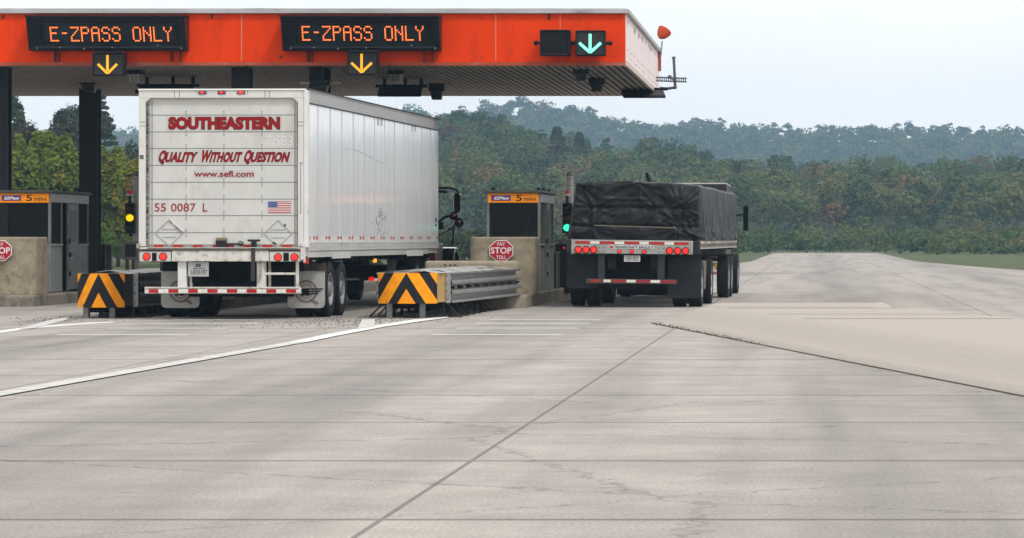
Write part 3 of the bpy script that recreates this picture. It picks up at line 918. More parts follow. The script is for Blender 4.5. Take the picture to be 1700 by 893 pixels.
MB().tube([P(1118.5, 95, 88.6), P(1121, 145, 88.6), P(1108, 147, 88.6), P(1095, 146, 88.6)], 0.034, 12).cyl(P(1118.4, 94, 88.6), P(1118.6, 97.5, 88.6), 0.044, 12).sphere(P(1121.0, 145, 88.6), 0.045).build('pipe', mat('pipe_grey', (0.13, 0.13, 0.135), 0.5, metal=0.4), pr)
pb = MB()
a, b = P(1073, 130.5, 88.4), P(1140, 133, 88.4)
for dz in (-0.045, 0.045):
    pb.beam(a + Vector((0, 0, dz)), b + Vector((0, 0, dz)), 0.04, 0.028)
for i in range(19):
    q = a.lerp(b, (i + 0.5) / 19); pb.beam(q + Vector((0, 0, -0.04)), q + Vector((0, 0, 0.04)), 0.022, 0.04)
pb.build('perforated_bar', mat('bar_dark', (0.06, 0.06, 0.065), 0.5, metal=0.5), pr)
MB().sphere(P(1112, 127.5, 88.3), 0.05).cyl(P(1110, 127, 88.3), P(1119, 131, 88.3), 0.035, 10).build('clamp', mat('pipe_grey', (0.1, 0.1, 0.1)), pr)
# ------------------------------------------------------------------ white box trailer with its tractor
def side_mat():
    m = bpy.data.materials.new('trailer_side')
    m.use_nodes = True
    n, l = m.node_tree.nodes, m.node_tree.links
    b = n['Principled BSDF']
    tc = n.new('ShaderNodeTexCoord')
    mp = n.new('ShaderNodeMapping'); mp.inputs['Scale'].default_value = (1, 6.0, 0.16)
    l.new(tc.outputs['Object'], mp.inputs['Vector'])
    nz = n.new('ShaderNodeTexNoise'); nz.inputs['Scale'].default_value = 1.0; nz.inputs['Detail'].default_value = 7; nz.inputs['Roughness'].default_value = 0.7
    l.new(mp.outputs[0], nz.inputs['Vector'])
    rp = n.new('ShaderNodeValToRGB')
    rp.color_ramp.elements[0].position = 0.28; rp.color_ramp.elements[0].color = (0.71, 0.715, 0.725, 1)
    rp.color_ramp.elements[1].position = 0.62; rp.color_ramp.elements[1].color = (0.84, 0.845, 0.86, 1)
    l.new(nz.outputs['Fac'], rp.inputs['Fac'])
    l.new(rp.outputs[0], b.inputs['Base Color'])
    b.inputs['Roughness'].default_value = 0.13
    mr = n.new('ShaderNodeMapRange'); mr.inputs['To Min'].default_value = 0.04; mr.inputs['To Max'].default_value = 0.12
    l.new(nz.outputs['Fac'], mr.inputs['Value']); l.new(mr.outputs[0], b.inputs['Roughness'])
    b.inputs['Specular IOR Level'].default_value = 0.5
    # sheets bow a little between the posts
    mp2 = n.new('ShaderNodeMapping'); mp2.inputs['Scale'].default_value = (1, 3.2, 0.75)
    l.new(tc.outputs['Object'], mp2.inputs['Vector'])
    n2 = n.new('ShaderNodeTexNoise'); n2.inputs['Scale'].default_value = 1.6; n2.inputs['Detail'].default_value = 3
    l.new(mp2.outputs[0], n2.inputs['Vector'])
    bp = n.new('ShaderNodeBump'); bp.inputs['Strength'].default_value = 0.35; bp.inputs['Distance'].default_value = 0.02
    l.new(n2.outputs['Fac'], bp.inputs['Height']); l.new(bp.outputs[0], b.inputs['Normal'])
    return m
side_m = side_mat()
rail_m = mat('trailer_rail', (0.44, 0.44, 0.43), 0.5, var=0.15, scale=2, stretch=(1, 0.5, 4), dirt=(0.2, 0.19, 0.17), dirt_amt=0.25, dirt_scale=4)
toprail_m = mat('trailer_top_rail', (0.36, 0.36, 0.365), 0.5, var=0.12, scale=1.5, stretch=(1, 0.4, 3))

def wheel(parent, x_face, y, r, width, side, rim=rim_m, n=40, tread=True, deep=0.10, rim_r=0.60):
    """a road wheel standing on z = 0; x_face is its outer face, side = +1 when that face looks along +x"""
    ax = Vector((side, 0, 0))
    c = Vector((x_face - side * width, y, r))
    prof = [(r * rim_r, 0.02), (r * 0.80, 0.0), (r * 0.95, 0.012), (r * 0.985, 0.03)]
    g = 5
    for i in range(g):
        a = 0.03 + (width - 0.06) * i / g; b = 0.03 + (width - 0.06) * (i + 1) / g
        prof += [(r, a + 0.004), (r, b - 0.018), (r * 0.972, b - 0.014), (r * 0.972, b - 0.002)]
    prof += [(r, width - 0.03), (r * 0.985, width - 0.02), (r * 0.93, width - 0.006), (r * 0.82, width), (r * rim_r * 1.03, width - 0.012), (r * rim_r, width - 0.03)]
    wl = MB().lathe(c, ax, prof, n).build('wheel', rubber, parent, local=True, smooth=False)
    rp = [(r * rim_r, 0.03), (r * rim_r, width - 0.02), (r * rim_r * 0.96, width - 0.012), (r * rim_r * 0.90, width - 0.03), (r * rim_r * 0.78, width - deep), (r * 0.30, width - deep * 0.8), (r * 0.28, width - 0.02), (r * 0.20, width - 0.005), (0.001, width)]
    rm = MB().lathe(c, ax, rp, n)
    for i in range(10):
        t = 2 * math.pi * i / 10
        p = c + Vector((side * (width - deep * 0.85), r * 0.36 * math.cos(t), r * 0.36 * math.sin(t)))
        rm.cyl(p, p + ax * 0.035, 0.016, 6)
    rm.build('rim', rim, wl, local=True, smooth=False)
    return wl

YAW = math.atan((1577 - 1350) / 6000)
TX, TY, TL, TW = -9.8025, 60.0, 15.41, 1.405
t = thing('semi_truck', 'white box trailer truck with red lettering on its roll door, passing under the canopy', 'truck', (TX, TY, 0), -YAW)
def rx(px): return (px - 369.75) / 100.0
def rz(py): return H + (395 - py) / 100.0
def rb(mb, px0, px1, py0, py1, y0, y1):
    return mb.box(rx(px0), rx(px1), y0, y1, rz(py1), rz(py0))
cyaw, syaw = math.cos(YAW), math.sin(YAW)
def side_y(px):     # length along the trailer of a pixel column on its right side
    k = (px - CX) / FPX
    X0, Y0 = TX + TW * cyaw, TY - TW * syaw
    return (k * Y0 - X0) / (syaw - k * cyaw)
def side_z(py, L):
    return H + (395 - py) * (TY - TW * syaw + L * cyaw) / FPX
zroof, zfloor = rz(148.3), rz(427.5)
zpan1, zpan0 = rz(170.6), rz(402.0)
# body
MB().box(-TW + 0.02, TW - 0.02, 0.12, TL, zfloor + 0.02, zroof - 0.02).build('box_body', white_paint, t, local=True)
sp = MB()
joints = [1.05 + 1.2 * k for k in range(12)]
edges = [0.16] + joints + [TL]
for a, b in zip(edges[:-1], edges[1:]):
    sp.box(TW - 0.018, TW, a + 0.006, b - 0.006, zpan0, zpan1)
sp.build('side_panel', side_m, t, local=True)
lp = MB()
for a, b in zip(edges[:-1], edges[1:]):
    lp.box(-TW, -TW + 0.018, a + 0.006, b - 0.006, zpan0, zpan1)
lp.build('side_panel', side_m, t, local=True)
jb = MB()
for j in joints:
    jb.box(TW - 0.004, TW + 0.005, j - 0.022, j + 0.022, zpan0, zpan1)
    for i in range(40):
        z = zpan0 + (zpan1 - zpan0) * (i + 0.5) / 40
        jb.box(TW + 0.005, TW + 0.008, j - 0.005, j + 0.005, z - 0.006, z + 0.006)
jb.build('joint_strip', mat('joint_white', (0.40, 0.40, 0.41), 0.35, var=0.15, scale=3), t, local=True)
# rails
mb = MB().box(TW - 0.02, TW + 0.012, 0.13, TL, zpan1, zroof - 0.03).box(TW - 0.02, TW + 0.02, 0.13, TL, zroof - 0.03, zroof)
mb.build('top_rail', toprail_m, t, local=True, bevel=0.006)
MB().box(-TW - 0.012, -TW + 0.02, 0.13, TL, zpan1, zroof).build('top_rail', toprail_m, t, local=True)
MB().box(-TW + 0.05, TW + 0.026, 0.10, TL + 0.02, zroof - 0.005, zroof + 0.022).box(TW + 0.0125, TW + 0.018, 0.14, TL, zpan1 - 0.012, zpan1 + 0.008).build('roof_edge', mat('roof_dark', (0.045, 0.045, 0.048), 0.6), t, local=True)
mb = MB().box(TW - 0.02, TW + 0.012, 0.13, TL, rz(414.6), zpan0).box(TW - 0.02, TW + 0.022, 0.13, TL, rz(416.4), rz(414.4)).box(TW - 0.02, TW + 0.006, 0.13, TL - 1.5, zfloor, rz(416.4))
rl = mb.build('lower_rail', rail_m, t, local=True, bevel=0.004)
MB().box(-TW - 0.012, -TW + 0.02, 0.13, TL, zfloor, zpan0).build('lower_rail', rail_m, t, local=True)
mb = MB()
for j in np.arange(0.3, TL, 0.3):
    mb.box(TW + 0.012, TW + 0.015, j, j + 0.02, zpan0 - 0.04, zpan0 - 0.02).box(TW + 0.012, TW + 0.015, j, j + 0.02, rz(413.4), rz(412))
mb.build('rivet_row', seam_m, rl, local=True)
mb = MB()
for a, b in ((550, 579.5), (675, 700)):
    ya, yb = side_y(a), side_y(b); mb.box(TW + 0.006, TW + 0.03, ya, yb, zfloor - 0.03, zfloor + 0.07)
mb.build_each('placard_holder', mat('holder_white', (0.52, 0.52, 0.5), 0.5), t, local=True)
# side markings: red conspicuity marks in pairs
mb = MB()
for j in [0.05] + joints:
    for off in (-0.44, -0.16) if j > 0.1 else (0.12,):
        mb.box(TW, TW + 0.004, j + off, j + off + 0.13, 1.36 - 0.022, 1.36 + 0.03)
mb.box(TW, TW + 0.004, TL - 0.3, TL - 0.2, 1.34, 1.39).box(TW, TW + 0.004, TL - 0.12, TL - 0.03, 1.34, 1.39)
mb.build('side_marking', red_tape, t, local=True)
# vent slots, scratches, small numerals on the right side
mb = MB()
for a in (627, 632.5, 684, 688.5):
    L = side_y(a)
    for dy in (-0.05, 0.10):
        mb.box(TW, TW + 0.006, L + dy, L + dy + 0.035, side_z(213 if a > 650 else 203, L) - 0.06 , side_z(202 if a > 650 else 191, L))
mb.build_each('vent_slot', mat('slot_grey', (0.24, 0.24, 0.25), 0.6), t, local=True)
mb = MB()
r2 = random.Random(5)
for i in range(34):
    px, py = r2.gauss(632, 4.2), r2.uniform(353, 391)
    L = side_y(px); z = side_z(py, L); ln = r2.uniform(0.02, 0.10)
    mb.beam((TW + 0.003, L, z), (TW + 0.003, L + r2.uniform(-0.10, 0.10), z + ln), 0.006, 0.02)
mb.build('scratches', mat('scratch_dark', (0.16, 0.16, 0.17), 0.8), t, local=True)
mb = MB()
pts = [(552, 254), (560, 249), (572, 246), (585, 247), (594, 250), (606, 256), (618, 262), (628, 267), (637, 271)]
q = [(TW + 0.003, side_y(a), side_z(b, side_y(a))) for a, b in pts]
for a, b in zip(q[:-1], q[1:]): mb.beam(a, b, 0.004, 0.006)
mb.build('scratches', mat('scratch_grey', (0.46, 0.46, 0.47), 0.8), t, local=True)
mb = MB()
for py in (363, 367, 374):
    L = side_y(722.5); z = side_z(py, L); mb.box(TW, TW + 0.004, L, L + 0.22, z - 0.02, z + 0.02)
mb.build('unit_number', mat('ink_blue', (0.03, 0.04, 0.09), 0.6), t, local=True)

# rear frame
fr = MB()
rb(fr, 229.2, 505, 149.3, 162.6, 0, 0.14)                 # header
rb(fr, 229.2, 240.6, 162.6, 409, 0, 0.14)                 # left post
rb(fr, 495.2, 505, 162.6, 409, 0, 0.14)                   # right post
fr.prism([(rx(240.6), rz(162.6)), (rx(240.6), rz(170)), (rx(249), rz(162.6))], 0, 0.05)
fr.prism([(rx(495.2), rz(162.6)), (rx(487), rz(162.6)), (rx(495.2), rz(170))], 0, 0.05)
frame = fr.build('rear_frame', white_paint, t, local=True, bevel=0.008)
mb = MB(); rb(mb, 228.4, 508, 147.2, 149.6, -0.02, 0.14)
mb.build('drip_edge', mat('edge_white', (0.78, 0.78, 0.76), 0.4), frame, local=True)
mb = MB().box(rx(505.2), TW + 0.016, -0.012, 0.17, rz(411), rz(149.6))
mb.build('corner_post', mat('post_white', (0.66, 0.66, 0.645), 0.35, var=0.08, scale=3, dirt=(0.4, 0.38, 0.35), dirt_amt=0.15), t, local=True, bevel=0.012)
mb = MB()
for x in (288.5, 297, 440, 448): rb(mb, x, x + 0.8, 150, 162.4, -0.003, 0.01)
for x in (325.5, 411): rb(mb, x, x + 0.6, 150, 157, -0.003, 0.01)
for y in (202, 208.5): rb(mb, 230.5, 240.5, y, y + 0.8, -0.003, 0.01); rb(mb, 495.4, 504.8, y, y + 0.8, -0.003, 0.01)
rb(mb, 498, 503.5, 270, 271.2, -0.003, 0.01); rb(mb, 499.6, 500.6, 270, 355, -0.003, 0.01); rb(mb, 231, 237.5, 257, 264, -0.003, 0.01)
mb.build('frame_seam', seam_m, frame, local=True)
# door
ds = [162.6, 190.6, 218.5, 246.0, 274.2, 302.3, 330.3, 357.7, 386.0, 406]
db = MB()
for a, b in zip(ds[:-1], ds[1:]):
    rb(db, 240.8, 495, a + 0.25, b - 0.25, 0.075, 0.115)
door = db.build('roll_door', door_white, t, local=True)
mb = MB()
for a in ds[1:-1]:
    rb(mb, 241, 495, a - 0.45, a + 0.45, 0.071, 0.078)
mb.build('door_seam', mat('door_seam', (0.16, 0.16, 0.155), 0.8), door, local=True)
mb = MB()
for x in (307, 370.3, 433.8):
    for a in ds[1:-1]:
        for d in (-6.3, -2.6, 2.6, 6.3):
            mb.sphere((rx(x), 0.073, rz(a + d)), 0.009, 8, 6)
mb.build('door_rivets', mat('rivet_dark', (0.10, 0.10, 0.10), 0.6), door, local=True)
# grey strips paint in the door track's shadow; rollers at the left, right
mb = MB(); rb(mb, 240.8, 245.6, 166, 405, 0.03, 0.07); rb(mb, 488.4, 489.2, 168, 405, 0.066, 0.074); rb(mb, 249.8, 250.6, 168, 405, 0.066, 0.074); rb(mb, 493.4, 495, 168, 404, 0.03, 0.07)
mb.build_each('door_track_shade', mat('track_shade_grey', (0.22, 0.22, 0.21), 0.7, var=0.3, scale=10), t, local=True)
mb = MB()
r2 = random.Random(11)
for i in range(62):
    py = 172 + i * 3.75 + r2.uniform(-0.6, 0.6)
    if r2.random() < 0.75: rb(mb, 242.0, 242.0 + r2.uniform(1.0, 2.6), py, py + r2.uniform(1, 2.6), 0.022, 0.032)
mb.build('roller', matte_black, t, local=True)
# lettering on the door
def arch(u, v, X, Z):
    return X, Z
mb = text_into(MB(), 'SOUTHEASTERN', rx(277.6), rx(463.6), rz(214.6), rz(194.0), 0.0725, bold=0.058, spacing=1.02)
bg_ = text_into(MB(), 'SOUTHEASTERN', rx(276.9), rx(464.4), rz(215.3), rz(193.3), 0.0742, bold=0.080, spacing=1.02)
bg_.build('lettering', dark_txt, door, local=True, fixn=False)
mb.build('lettering', red_txt, door, local=True, fixn=False)
# second line: large capitals, small caps, slanted
def small_caps(words, x0, x1, zb, zt_big, zt_small, y, bold, m, grow=0.0):
    """words: list of (text, px0, px1, big)"""
    o = MB()
    for body, a, b, big in words:
        V, F = text_mesh(body, bold, 0.0, spacing=1.04)
        A = np.array(V); mn, mx = A.min(0), A.max(0)
        cap = 0.68                                    # cap height of the built in font, so a Q keeps its tail below the line
        zt = zt_big if big else zt_small
        res = []
        for p in V:
            u = (p[0] - mn[0]) / (mx[0] - mn[0])
            d = (p[2] - mn[2]) / max(1e-6, mx[2] - mn[2])
            Z = rz(zb) + p[1] / cap * (rz(zt) - rz(zb))
            X = rx(a) - grow + u * (rx(b) - rx(a) + 2 * grow) + (Z - rz(zb)) * 0.27
            res.append((X, y - d * 0.004, Z))
        o.add(res, F)
    return o.build('lettering', m, door, local=True, fixn=False)
W2 = [('Q', 259.8, 270.6, 1), ('UALITY', 271.3, 322.5, 0), ('W', 329.8, 345.6, 1), ('ITHOUT', 346.6, 396.8, 0), ('Q', 402.8, 413.6, 1), ('UESTION', 414.4, 476.6, 0)]
small_caps(W2, 0, 0, 267.9, 250.6, 253.4, 0.0742, 0.060, dark_txt, grow=0.006)
small_caps(W2, 0, 0, 267.5, 251.1, 254.0, 0.0725, 0.042, red_txt)
text_into(MB(), 'www.sefl.com', rx(320.4), rx(420.4), rz(293.4), rz(283.2), 0.0725, bold=0.022).build('lettering', mat('web_red', (0.26, 0.03, 0.045), 0.6), door, local=True, fixn=False)
ub = text_into(MB(), '55', rx(254), rx(273.2), rz(351), rz(337.4), 0.0725, bold=0.004)
text_into(ub, '0087', rx(281.6), rx(323), rz(351), rz(337.4), 0.0725, bold=0.004)
text_into(ub, 'L', rx(335), rx(342.6), rz(351), rz(337.4), 0.0725, bold=0.004)
ub.build('unit_number', mat('number_red', (0.30, 0.025, 0.03), 0.6), door, local=True, fixn=False)
text_into(MB(), 'TISB3', rx(440), rx(485.5), rz(241.5), rz(226), 0.0735, bold=-0.012, shear=0.16).build('chalk_scrawl', chalk, door, local=True, fixn=False)
# pale sticker grounds behind the lettering
mb = MB(); rb(mb, 272.5, 467.5, 191.5, 217.6, 0.0735, 0.076); rb(mb, 258, 484, 249, 272.6, 0.0735, 0.076); rb(mb, 319, 421, 282, 295, 0.0735, 0.076)
mb.build('decal_ground', mat('decal_grey', (0.50, 0.49, 0.465), 0.5, var=0.06, scale=3), door, local=True)
# flag: stripes and blue canton
f0, f1, g0, g1 = 444.2, 482.4, 334.3, 353.4
mb = MB(); rb(mb, f0, f1, g0, g1, 0.0722, 0.076)
flag = mb.build('flag', mat('flag_white', (0.70, 0.70, 0.69), 0.5), door, local=True)
mb = MB()
h_ = (g1 - g0) / 13
for i in range(0, 13, 2): rb(mb, f0 if i >= 7 else f0 + 15.6, f1, g0 + i * h_, g0 + (i + 1) * h_, 0.070, 0.0722)
mb.build('flag_stripes', flag_red, flag, local=True)
mb = MB(); rb(mb, f0, f0 + 15.6, g0, g0 + 7 * h_, 0.070, 0.0722); mb.build('flag_canton', flag_blue, flag, local=True)
mb = MB()
for i in range(5):
    for j in range(6):
        rb(mb, f0 + 1.4 + j * 2.4, f0 + 2.1 + j * 2.4, g0 + 1.1 + i * 1.9, g0 + 1.7 + i * 1.9, 0.0685, 0.070)
mb.build('flag_stars', mat('flag_white', (0.7, 0.7, 0.7)), flag, local=True)
# placard frames (turned squares)
def placard(cx, cy, tilt):
    mb = MB()
    hw, hh = 23.5, 22.0
    q = [(cx, cy - hh), (cx + hw, cy), (cx, cy + hh), (cx - hw, cy)]
    q = [(rx(a), 0.066, rz(b)) for a, b in q]
    for a, b in zip(q, q[1:] + q[:1]): mb.beam(a, b, 0.014, 0.010)
    mb.beam((rx(cx - 13), 0.068, rz(cy - 6)), (rx(cx + 13), 0.068, rz(cy - 6)), 0.010, 0.008)
    mb.beam((rx(cx - 11), 0.068, rz(cy + 7)), (rx(cx + 11), 0.068, rz(cy + 7)), 0.010, 0.008)
    p = mb.build('placard_frame', mat('placard_grey', (0.45, 0.45, 0.43), 0.5, var=0.2, scale=9), door, local=True)
    k = MB()
    for a, b, c, d in (tilt):
        k.beam((rx(a), 0.058, rz(b)), (rx(c), 0.058, rz(d)), 0.012, 0.022)
    k.build('placard_clip', matte_black, p, local=True)
placard(279, 386, [(279.5, 364.5, 284, 370), (289, 375, 293, 372), (291, 376, 300, 384)])
q = MB().beam((rx(281), 0.058, rz(363)), (rx(303.5), 0.058, rz(383.5)), 0.016, 0.055).build('placard_plate', mat('plate_pale', (0.6, 0.6, 0.58), 0.5), door, local=True)
placard(461, 387, [(471, 375, 474, 372.5), (452, 402, 458, 405)])
# conspicuity tape along the door foot
mb = MB()
for a, b in ((253, 268.6), (285.2, 301.6), (318, 334.2), (351, 386), (401, 417.2), (435.2, 451), (468, 484)):
    rb(mb, a, b, 407.0 - 0.2, 411.4, 0.066, 0.0735)
mb.build('reflective_tape', red_tape, door, local=True)
# latch, handle and pull strap
mb = MB(); rb(mb, 358, 375.5, 399, 414, 0.0, 0.07); rb(mb, 375, 396, 403.6, 406.2, 0.02, 0.05)
mb.cyl((rx(399), 0.0, rz(404)), (rx(399), 0.07, rz(404)), 0.042, 12)
la = mb.build('latch', mat('latch_black', (0.02, 0.02, 0.02), 0.5, var=0.3), t, local=True, bevel=0.008)
mb = MB(); rb(mb, 358, 375.5, 394.6, 399, 0.01, 0.07); mb.build('latch_cap', mat('latch_brown', (0.20, 0.155, 0.085), 0.7, var=0.2, scale=8), la, local=True)
mb = MB(); rb(mb, 389, 402, 406, 412, 0.03, 0.06); rb(mb, 397, 402.5, 401.5, 404, -0.01, 0.02); mb.build('latch_lever', galv, la, local=True)
mb = MB(); rb(mb, 411, 432, 397.3, 400.8, 0.0, 0.03); rb(mb, 417, 426, 400.8, 413, 0.0, 0.03)
mb.build('pull_handle', mat('latch_black', (0.02, 0.02, 0.02)), t, local=True, bevel=0.006)
mb = MB().hexa([(rx(417.8), -0.05, rz(466)), (rx(424), -0.05, rz(466)), (rx(424), -0.035, rz(466)), (rx(417.8), -0.035, rz(466)), (rx(418), -0.03, rz(412)), (rx(424.5), -0.03, rz(412)), (rx(424.5), -0.015, rz(412)), (rx(418), -0.015, rz(412))])
mb.build('pull_strap', mat('strap_dark', (0.045, 0.042, 0.04), 0.8, var=0.3, scale=14), t, local=True)
# sill beam and light boxes
mb = MB(); rb(mb, 284.6, 447, 415.6, 434, -0.012, 0.16); rb(mb, 231, 508, 410.5, 415.0, -0.03, 0.12)
sill = mb.build('sill_beam', dirty_white, t, local=True, bevel=0.012)
mb = MB(); rb(mb, 244, 495, 411.2, 412.4, -0.036, -0.028); rb(mb, 231, 500, 413.4, 414.9, -0.034, -0.029)
mb.build('sill_seam', mat('rust_dark', (0.06, 0.05, 0.04), 0.9), sill, local=True)
def light_box(a, b, cs, blk):
    mb = MB(); rb(mb, a, b, 416.8, 434, -0.02, 0.14)
    bx = mb.build('light_box', mat('lightbox_white', (0.56, 0.55, 0.51), 0.5, var=0.1, scale=6, dirt=(0.3, 0.26, 0.2), dirt_amt=0.25, dirt_scale=10), t, local=True, bevel=0.012)
    mb = MB(); rb(mb, blk[0], blk[1], 419.5, 433.2, -0.026, -0.014); mb.build('light_gap', matte_black, bx, local=True)
    mb = MB(); rb(mb, a - 0.5, b + 0.5, 415.6, 417.2, -0.03, 0.1); mb.build('light_box_edge', mat('rust_dark', (0.06, 0.05, 0.04)), bx, local=True)
    for cx, cy in cs:
        c = Vector((rx(cx), -0.02, rz(cy)))
        lt = MB().lathe(c, (0, -1, 0), [(0.066, -0.01), (0.068, 0.006), (0.055, 0.012), (0.054, 0.006)], 20).build('tail_light', matte_black, t, local=True)
        MB().lathe(c, (0, -1, 0), [(0.055, 0.0), (0.053, 0.012), (0.03, 0.018), (0.0, 0.02)], 20).build('lens', lamp_red, lt, local=True)
        d = MB()
        for rr, nn in ((0.0, 1), (0.020, 6), (0.042, 11)):
            for i in range(nn):
                tt = 2 * math.pi * i / nn + rr * 9
                d.sphere((c.x + rr * math.cos(tt), c.y - 0.017, c.z + rr * math.sin(tt)), 0.0062, 6, 4)
        d.build('diodes', lamp_red_hot, lt, local=True)
light_box(230.8, 283.2, [(243, 426), (270.6, 426)], (252, 259.6))
light_box(448, 500, [(462.4, 427), (490, 426.8)], (471.6, 480.6))
# clearance lights in the header
for cx, m_ in ((336, lamp_dim), (368, lamp_dim), (400.4, lamp_red)):
    c = Vector((rx(cx), 0, rz(153.7)))
    mb = MB().box(c.x - 0.07, c.x + 0.07, -0.014, 0.01, c.z - 0.03, c.z + 0.03)
    cl = mb.build('clearance_light', mat('lamp_bezel', (0.10, 0.095, 0.09), 0.5), t, local=True, bevel=0.012)
    MB().sphere((c.x, -0.012, c.z), 0.05, 14, 8, (1.0, 0.3, 0.45)).build('lens', m_, cl, local=True, smooth=True)
    MB().sphere((c.x - 0.004, -0.026, c.z), 0.016, 8, 6, (1, 0.3, 1)).build('diodes', lamp_red_hot, cl, local=True)
# dock bumper hardware on the right corner
mb = MB(); rb(mb, 500.5, 507.5, 403, 431, -0.06, 0.02); rb(mb, 502, 506.5, 404, 409, -0.085, -0.058); rb(mb, 505, 508.5, 417, 436, -0.05, 0.0)
mb.build('corner_bracket', mat('bracket_white', (0.58, 0.57, 0.55), 0.5, var=0.2, scale=10, dirt=(0.2, 0.17, 0.13), dirt_amt=0.3, dirt_scale=12), t, local=True, bevel=0.008)
mb = MB(); rb(mb, 507, 512.5, 428.5, 438, -0.03, 0.05); mb.build('corner_reflector', red_tape, t, local=True)
mb = MB(); rb(mb, 226.5, 231, 404, 412, -0.05, 0.02); mb.build('corner_bracket', galv, t, local=True)
# under-ride guard
mb = MB(); rb(mb, 237.8, 498, 477.8, 487.4, 0.05, 0.17); rb(mb, 237.8, 497, 476.4, 478.4, 0.03, 0.18)
gd = mb.build('underride_guard', dirty_white, t, local=True, bevel=0.008)
mb = MB()
for a, b in ((245, 261), (278, 294.4), (311, 327), (343.2, 360), (376, 393), (409, 425.4), (442, 458.2), (474.8, 491.4)):
    rb(mb, a, b, 480.0, 486.2, 0.044, 0.05)
mb.build('reflective_tape', red_tape, gd, local=True)
mb = MB()
for a, b in ((261.2, 277.8), (294.6, 310.8), (327.2, 343), (360.2, 375.8), (393.2, 408.8), (425.6, 441.8), (458.4, 474.6)):
    rb(mb, a, b, 480.0, 486.2, 0.044, 0.05)
mb.build('reflective_tape', white_tape, gd, local=True)
mb = MB(); rb(mb, 293.2, 307.6, 434, 477.4, 0.06, 0.16); rb(mb, 310, 314, 434, 477.4, 0.2, 0.3)
mb.build('guard_post', mat('post_clean', (0.66, 0.66, 0.65), 0.4, var=0.06, scale=6, dirt=(0.25, 0.22, 0.18), dirt_amt=0.14, dirt_scale=14), t, local=True, bevel=0.006)
mb = MB(); rb(mb, 425.4, 440, 434, 478, 0.06, 0.16); rb(mb, 442, 445, 434, 477, 0.2, 0.3)
mb.build('guard_post', mat('post_rusty', (0.60, 0.58, 0.53), 0.6, var=0.1, scale=6, dirt=(0.12, 0.08, 0.05), dirt_amt=0.42, dirt_scale=11, stretch=(1, 1, 0.35)), t, local=True, bevel=0.006)
mb = MB(); rb(mb, 490.6, 495.4, 434, 478, 0.06, 0.11); rb(mb, 440, 490.6, 452.4, 456.2, 0.06, 0.11)
mb.build('step_ladder', dirty_white, t, local=True, bevel=0.006)
# number plate
mb = MB(); rb(mb, 310.8, 345.2, 435, 459, 0.05, 0.06)
pl = mb.build('number_plate', mat('plate_white', (0.42, 0.43, 0.42), 0.5, var=0.1, scale=8, dirt=(0.26, 0.25, 0.23), dirt_amt=0.3, dirt_scale=8), t, local=True)
text_into(MB(), 'U033197', rx(315.6), rx(342.4), rz(455.4), rz(447.8), 0.05, bold=0.008).build('lettering', mat('plate_ink', (0.06, 0.06, 0.075), 0.6), pl, local=True, fixn=False)
mb = MB(); rb(mb, 323.6, 332.4, 437.6, 443.4, 0.046, 0.05); rb(mb, 319, 339, 444.8, 446.2, 0.046, 0.05); mb.build('plate_emblem', mat('plate_blue', (0.10, 0.12, 0.17), 0.6), pl, local=True)
# mud flaps with a round emblem
def emblem(cx, z, y, parent, wing):
    mb = MB().lathe((cx, y, z), (0, -1, 0), [(0.196, 0.0), (0.196, 0.004), (0.155, 0.004), (0.155, 0.0)], 36)
    mb.lathe((cx, y, z), (0, -1, 0), [(0.125, 0.0), (0.125, 0.004), (0.108, 0.004), (0.108, 0.0)], 30)
    a = Vector((cx + 0.07, y - 0.002, z - 0.14)); mb.beam(a, a + Vector((0.13, 0, -0.07)), 0.004, 0.05)
    e = mb.build('emblem', emblem_m, parent, local=True)
    k = MB()
    for i, (w_, dz) in enumerate(((0.27, 0.04), (0.23, 0.0), (0.19, -0.04))):
        k.box(cx + 0.02, cx + 0.02 + w_, y - 0.006, y - 0.002, z + dz - 0.011, z + dz + 0.011)
    k.box(cx - 0.06, cx + 0.03, y - 0.006, y - 0.002, z - 0.05, z + 0.05)
    text_into(k, 'SE', cx - 0.09, cx + 0.06, z - 0.075, z + 0.045, y - 0.006, bold=0.04)
    k.build('emblem_wing', matte_black, e, local=True)
def flap(xa, xb, z0, z1, y, m, name='mud_flap'):
    r = 0.07
    poly = [(xa, z1), (xa, z0 + r), (xa + r * 0.3, z0 + r * 0.3), (xa + r, z0), (xb - r, z0), (xb - r * 0.3, z0 + r * 0.3), (xb, z0 + r), (xb, z1)]
    return MB().prism(poly, y, y + 0.015).build(name, m, t, local=True)
fl = flap(-1.405, -0.745, 0.165, 0.80, 1.70, flap_white); emblem(-1.07, 0.45, 1.698, fl, 0)
fl = flap(0.77, 1.41, 0.165, 0.80, 1.70, flap_white); emblem(1.09, 0.45, 1.698, fl, 1)
MB().box(-1.42, -0.73, 1.68, 1.74, 0.80, 0.93).box(0.76, 1.42, 1.68, 1.74, 0.80, 0.93).build_each('flap_hanger', mat('hanger_brown', (0.06, 0.05, 0.04), 0.8), t, local=True)
